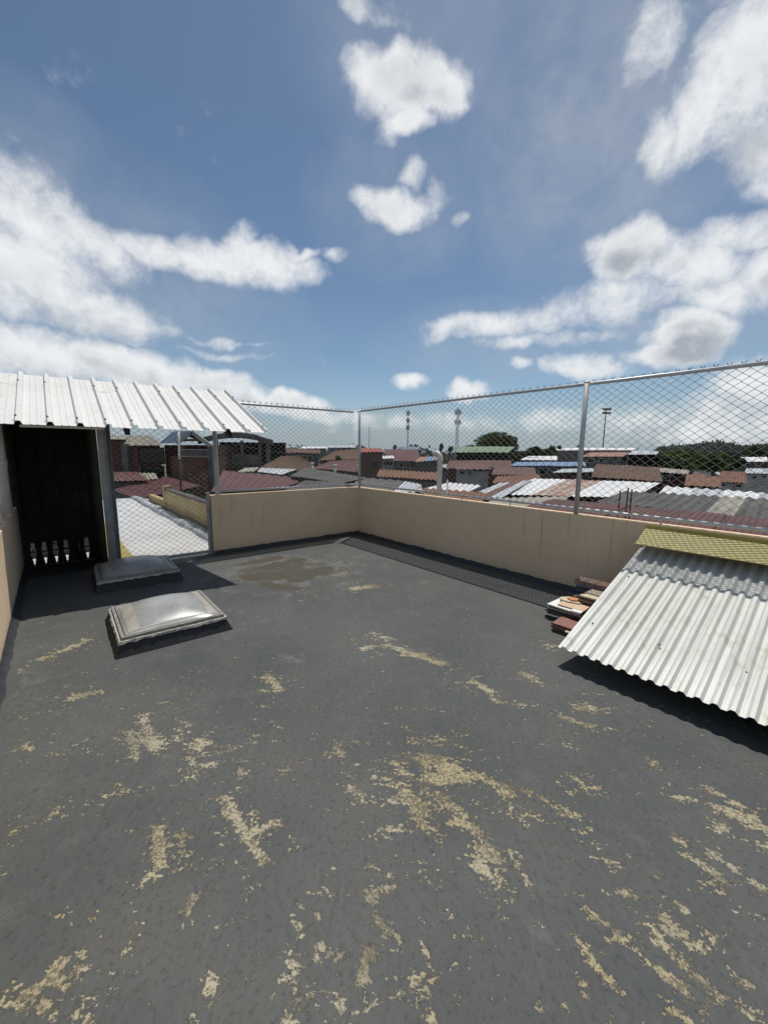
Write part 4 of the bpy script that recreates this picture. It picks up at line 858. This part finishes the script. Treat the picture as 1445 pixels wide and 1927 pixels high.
# tall brick neighbour glimpsed at the far left
p_ = at(28, 850, 13); t = thing('brick_building', A3(p_[0]-2, p_[1]+2, GZ), 'tall brick wall glimpsed through the gap left of the stair door', 'building')
a_ = at(-60, 850, 13); MB().obox(A3(a_[0], 13, GZ), A3(at(58, 850, 13)[0]-a_[0], 0, 0), A3(0, .3, 0), Z*(at(28, 790, 13)[2]-GZ+1)).build('wall', M_BRICKO, t)
MB().obox(A3(a_[0]-.1, 12.9, at(28, 790, 13)[2]+1), A3(at(58, 850, 13)[0]-a_[0]+.2, 0, 0), A3(0, .5, 0), Z*.2).build('coping', M_CONC, t)

# far low houses that fill the plain up to the horizon
rs = random.Random(21); kinds = [(R_TERRA, M_BRICK, 'clay', 'far low house with clay coloured roof'), (R_BROWN, M_CONC, 'brown', 'far low house with dark brown roof'), (R_SILV, M_PAINTW, 'silver', 'far low house with silver metal roof'), (R_MAROON2, M_BRICKD, 'maroon', 'far low house with maroon roof'), (R_ASBL, M_PAINTG, 'grey', 'far low house with grey fibre cement roof')]
placed = []; far = []
LAND = [(400, 'the canopy'), (675, 'the corner post'), (768, 'the cell mast'), (862, 'the lattice tower'), (920, 'the big dark tree'), (1083, 'the tall fence post'), (1141, 'the light mast'), (1352, 'the hilltop'), (1520, 'the right edge')]
for i in range(150):
    Y = rs.uniform(42, 130); x = rs.uniform(500, 1440); zt_ = rs.uniform(-2.2, .9 if Y < 80 else 1.3)
    p_ = at(x, 848, Y); w = rs.uniform(5, 9); d_ = rs.uniform(6, 10)
    if any(abs(p_[0]-q_[0]) < 8.5 and abs(p_[1]-q_[1]) < 11 for q_ in placed): continue
    if 862 < x < 1010 and Y > 58: continue
    placed.append(p_); k = kinds[rs.randrange(len(kinds))]; ang = rs.choice((.7, .7+math.pi/2))+rs.uniform(-.12, .12)
    ex, ey = A3(math.cos(ang), math.sin(ang), 0), A3(-math.sin(ang), math.cos(ang), 0); b_ = A3(p_[0], p_[1], GZ); hw = zt_-1.1-GZ
    t = thing('far_house', b_, '', 'house', 'low houses far off near the horizon'); far.append((x, Y, k[2], t))
    MB().obox(b_-ex*w/2-ey*d_/2, ex*w, ey*d_, Z*hw).build('wall', k[1], t)
    r_ = MB(); e = b_+Z*(hw+.02); A_, B_, C_, D_ = e-ex*(w/2+.3)-ey*(d_/2+.3), e+ex*(w/2+.3)-ey*(d_/2+.3), e+ex*(w/2+.3)+ey*(d_/2+.3), e-ex*(w/2+.3)+ey*(d_/2+.3)
    R0, R1 = (A_+B_)/2+Z*1.1, (C_+D_)/2+Z*1.1
    r_.add([A_, B_, C_, D_, R0, R1], [(0, 4, 5, 3), (1, 2, 5, 4), (0, 1, 4), (2, 3, 5), (0, 3, 2, 1)]); r_.build('roof', k[0], t)
    for f in (-.25, .25):
        wp = b_+ex*w*f-ey*(d_/2+.02)+Z*(hw-1.6); MB().obox(wp-ex*.5, ex*1.0, -ey*.05, Z*1.0).build('window', M_GLASS, t)

far.sort(key=lambda e: e[0]); cnt = {}; tot = {}
seg = lambda x: max(i for i, (lx, n_) in enumerate(LAND) if lx <= x)
for x, Y, k, t in far: tot[(seg(x), k)] = tot.get((seg(x), k), 0)+1
ORD = ['first', 'second', 'third', 'fourth', 'fifth', 'sixth', 'seventh', 'eighth']
for x, Y, k, t in far:
    g = (seg(x), k); j = cnt.get(g, 0); cnt[g] = j+1
    t['label'] = 'far %s-roofed house%s between %s and %s' % (k, '' if tot[g] == 1 else ', '+ORD[j]+' from left,', LAND[g[0]][1], LAND[g[0]+1][1])
# ------------------------------------------------------------------ trees, hill
def crown_mb(m, ctr, rx, ry, rz, n, ls, seed, lobes=15):
    r = np.random.RandomState(seed); L = []
    for i in range(lobes):
        a = r.uniform(0, 2*math.pi); k = r.uniform(.2, .82)**.8; L.append((ctr+A3(rx*k*math.cos(a), ry*k*math.sin(a), rz*(r.uniform(-.6, .75)*(1.15-k*.7))), r.uniform(.26, .46)))
    for i in range(n):
        c, k = L[r.randint(lobes)]; d = r.normal(size=3); d /= np.linalg.norm(d); rr = r.uniform(.55, 1.08)**.6
        p = c+d*A3(rx, ry, rz)*k*rr; a, b_ = r.normal(size=3), r.normal(size=3); a /= np.linalg.norm(a); b_ -= a*(a@b_); b_ /= np.linalg.norm(b_); s_ = ls*r.uniform(.6, 1.4)
        m.add([p-a*s_, p-b_*s_*.55, p+a*s_, p+b_*s_*.55], [(0, 1, 2, 3)])
    return L
def tree(x0, x1, ytop, ybot, Y, label, mat, n=1800, ls=.28, seed=1, group=None, name='broadleaf_tree'):
    a, b_ = at(x0, ybot, Y), at(x1, ytop, Y); ctr = (a+b_)/2; rx = abs(b_[0]-a[0])/2; rz = abs(b_[2]-a[2])/2
    t = thing(name, A3(ctr[0], ctr[1], GZ), label, 'tree', group); m = MB(); L = crown_mb(m, ctr, rx, rx*.9, rz*1.05, n, ls, seed)
    m.build('crown', mat, t); tm = MB(); tm.tube([A3(ctr[0], ctr[1], GZ), A3(ctr[0]+.2, ctr[1], (GZ+ctr[2])/2), ctr-Z*rz*.2], [.32, .24, .14], 8)
    for c, k in L[:5]: tm.tube([A3(ctr[0]+.1, ctr[1], ctr[2]-rz*.8), c], [.12, .03], 6)
    tm.build('trunk', M_BARK, t, True); return t
tree(862, 970, 808, 862, 66, 'big dark round tree behind the green roof', L_DARK, 5200, .24, 11)
tree(994, 1044, 836, 866, 60, 'round green tree right of the big dark tree', L_DARK, 2200, .24, 12)
tree(960, 1000, 848, 870, 62, 'low dark tree between the big tree and the cream roof', L_DARK, 1200, .24, 13)
TG = 'trees at the right below the hill'
for i, (x0, x1, y0, y1, Y, lab, mt) in enumerate([
 (1225,1290,846,884,44,'bright green tree right of the pale grey roof',L_MID),(1275,1330,848,890,42,'bright green tree behind the sunlit clay roof',L_MID),
 (1315,1372,852,892,43,'tree behind the gap between the clay roofs',L_MID),(1240,1300,866,898,38,'dark low tree behind the brown low roof',L_DARK),
 (1355,1395,858,886,50,'tree in front of the grey far building',L_DARK),(1400,1450,836,866,85,'dark tree standing at the far right edge',L_DARK),
 (1440,1490,842,880,60,'dark tree cut by the right picture edge',L_DARK)]): tree(x0, x1, y0, y1, Y, lab, mt, 1500, .22, 30+i, TG)
for i, (x0, x1, y0, y1, Y, lab) in enumerate([(1049,1056,838,850,75,'tiny palm-like tree above the long thin white roof'),(1083,1092,838,852,90,'small tree behind the tall fence post'),(842,852,838,852,80,'small round tree left of the lattice tower'),(826,834,834,850,85,'slim dark conifer right of the blue roof'),(740,746,838,850,70,'tiny dark tree at the end of the blue roof'),(630,642,858,872,27,'yellow-green shrub on the brown roof')]):
    tree(x0, x1, y0, y1, Y, lab, L_MID if 'shrub' in lab else L_DARK, 350, .18 if Y > 30 else .1, 60+i)
def hill():
    xs = np.linspace(1080, 1640, 57); m = MB(); rs = np.random.RandomState(4); prof = []
    for x in xs:
        y = 849-max(0, 12*math.exp(-((x-1352)/36)**2)+6*math.exp(-((x-1432)/36)**2)+6*math.exp(-((x-1290)/50)**2)+8*math.exp(-((x-1540)/80)**2))+rs.uniform(-.8, .8); prof.append(y)
    rows = [at(x, 853, 205) for x in xs], [at(x, (849+y)/2, 235) for x, y in zip(xs, prof)], [at(x, y, 262) for x, y in zip(xs, prof)], [at(x, 853, 300) for x in xs]
    n = len(xs)
    for r in rows: m.v += [tuple(p) for p in r]
    m.v += [(p[0], p[1], GZ) for p in rows[0]]
    for r in range(3):
        for i in range(n-1): a = r*n+i; m.f.append((a, a+1, a+1+n, a+n))
    for i in range(n-1): m.f.append((4*n+i, 4*n+i+1, i+1, i))
    tag(m.build('hill', L_HILL_HAZE, None, True), 'low wooded hill behind the houses at the right', kind='structure')
    f = MB(); r = np.random.RandomState(8)
    for i in range(5200):
        j = r.uniform(0, n-1.001); a = int(j); fr_ = j-a
        if prof[a] > 846.2: continue
        v_ = r.uniform(0, 2.15); rr = min(int(v_), 1); g_ = min(v_-rr, 1.1)
        p0 = np.array(rows[rr][a])*(1-fr_)+np.array(rows[rr][a+1])*fr_; p1 = np.array(rows[rr+1][a])*(1-fr_)+np.array(rows[rr+1][a+1])*fr_; c = p0+(p1-p0)*g_
        for q_ in range(4):
            p = c+r.normal(size=3)*A3(1.1, 1.1, .8)+Z*.6; aa, bb = r.normal(size=3), r.normal(size=3); aa /= np.linalg.norm(aa); bb -= aa*(aa@bb); bb /= np.linalg.norm(bb); s_ = r.uniform(.4, .9)
            f.add([p-aa*s_, p-bb*s_*.7, p+aa*s_, p+bb*s_*.7], [(0, 1, 2, 3)])
    tag(f.build('woodland', L_HILL_HAZE), 'mass of dark trees covering the low hill', 'woodland', kind='stuff')
hill()
# tree belt along the horizon, one far mass
f = MB(); r = np.random.RandomState(9)
for i in range(2600):
    x = r.uniform(420, 1260); c = at(x, 848, 175+r.uniform(-15, 15)); c = A3(c[0], c[1], GZ+r.uniform(2.0, 7.6+1.3*math.sin(x*.05)+.8*math.sin(x*.17)))
    for q_ in range(3):
        p = c+r.normal(size=3)*A3(1.2, 1.2, .6); aa, bb = r.normal(size=3), r.normal(size=3); aa /= np.linalg.norm(aa); bb -= aa*(aa@bb); bb /= np.linalg.norm(bb); s_ = r.uniform(.4, 1.0)
        f.add([p-aa*s_, p-bb*s_*.7, p+aa*s_, p+bb*s_*.7], [(0, 1, 2, 3)])
tag(f.build('tree_belt', L_HILL_HAZE), 'thin far belt of trees along the horizon', 'tree belt', kind='stuff')

# ------------------------------------------------------------------ masts and towers
def mast(name, x, ytop, Y, label, r_, cat='mast'):
    p_ = at(x, ytop, Y); t = thing(name, A3(p_[0], p_[1], GZ), label, cat); MB().tube([A3(p_[0], p_[1], GZ), p_], [r_*1.4, r_*.7], 10).build('pole', M_LEAD, t, True); return t, p_
t, p_ = mast('cell_mast', 768, 771, 110, 'slim cell phone mast left of the vent pipe', .14)
for k in range(3):
    for j in range(4):
        a = j*math.pi/2+.4; q_ = p_+A3(.45*math.cos(a), .45*math.sin(a), -.9-k*1.9); MB().bar(q_-Z*.6, q_+Z*.6, .2, .14).build('panel_antenna', M_LEAD, t)
    MB().bar(p_+A3(-.5, 0, -.9-k*1.9), p_+A3(.5, 0, -.9-k*1.9), .1, .1).build('antenna_bracket', M_LEAD, t)
p_ = at(862, 768, 120); t = thing('lattice_tower', A3(p_[0], p_[1], GZ), 'lattice telecom tower left of the big dark tree', 'tower'); hT = p_[2]-GZ
legs = [A3(.48*math.cos(a), .48*math.sin(a), 0) for a in (.3, .3+2.09, .3+4.19)]
for l_ in legs: MB().bar(A3(p_[0], p_[1], GZ)+l_*1.5, A3(*p_)+l_*.7, .085, .085).build('leg', M_LEAD, t)
for k in range(16):
    z0, z1 = GZ+hT*k/16, GZ+hT*(k+1)/16; f0, f1 = 1.5-.8*k/16, 1.5-.8*(k+1)/16; m = MB()
    for i in range(3):
        a, b_ = legs[i], legs[(i+1) % 3]; m.bar(A3(p_[0], p_[1], z0)+a*f0, A3(p_[0], p_[1], z1)+b_*f1, .05, .05); m.bar(A3(p_[0], p_[1], z1)+a*f1, A3(p_[0], p_[1], z1)+b_*f1, .045, .045)
    m.build('bracing', M_LEAD, t)
for k in range(2):
    for j in range(6): a = j*math.pi/3; q_ = p_+A3(.85*math.cos(a), .85*math.sin(a), -1.2-k*2.8); MB().bar(q_-Z*.7, q_+Z*.7, .22, .16).build('panel_antenna', M_LEAD, t); MB().bar(A3(p_[0], p_[1], q_[2]), q_, .08, .08).build('antenna_arm', M_LEAD, t)
t, p_ = mast('light_mast', 1141, 767, 100, 'tall stadium light mast right of the tall fence post', .15, 'light mast')
for k in range(2): MB().bar(p_+A3(-.8, 0, -.4-k*.9), p_+A3(.8, 0, -.4-k*.9), .1, .1).build('crossbar', M_LEAD, t)
for k in range(2):
    for j in range(3): q_ = p_+A3(-.7+j*.7, -.2, -.4-k*.9); MB().hexa([q_+A3(-.25, -.3, -.3), q_+A3(.25, -.3, -.3), q_+A3(.25, .2, -.2), q_+A3(-.25, .2, -.2)], [q_+A3(-.25, -.3, .25), q_+A3(.25, -.3, .25), q_+A3(.25, .2, .3), q_+A3(-.25, .2, .3)]).build('floodlight', M_LEAD, t)
t, p_ = mast('antenna_pole', 695, 803, 31, 'thin antenna pole rising behind the orange-red roof', .035)
for j in range(3): MB().bar(p_+A3(-.05, 0, -.1-.25*j), p_+A3(.12, 0, -.1-.25*j), .02, .02).build('element', M_LEAD, t)
for i, (a_, b_, lab) in enumerate([((440,836,24),(760,842,46),'sagging power cable from the arched roof towards the blue roof'), ((560,848,40),(900,846,52),'power cable hanging over the far roofs left of the green roof'), ((930,852,48),(1300,850,46),'power cable over the far roofs beside the tall fence post')]):
    p0, p1 = at(*a_), at(*b_); pts = [p0+(p1-p0)*f-Z*(.9*4*f*(1-f)) for f in np.linspace(0, 1, 17)]
    tag(MB().tube(pts, .022, 5).build('power_cable', M_DSTEEL), lab, 'cable', 'power cables over the roofs', 'thing')
SC.render.film_transparent = False
SC.cycles.max_bounces = 6; SC.cycles.diffuse_bounces = 3; SC.cycles.glossy_bounces = 3; SC.cycles.transmission_bounces = 2; SC.cycles.use_denoising = True; SC.cycles.use_adaptive_sampling = True; SC.cycles.adaptive_threshold = .02
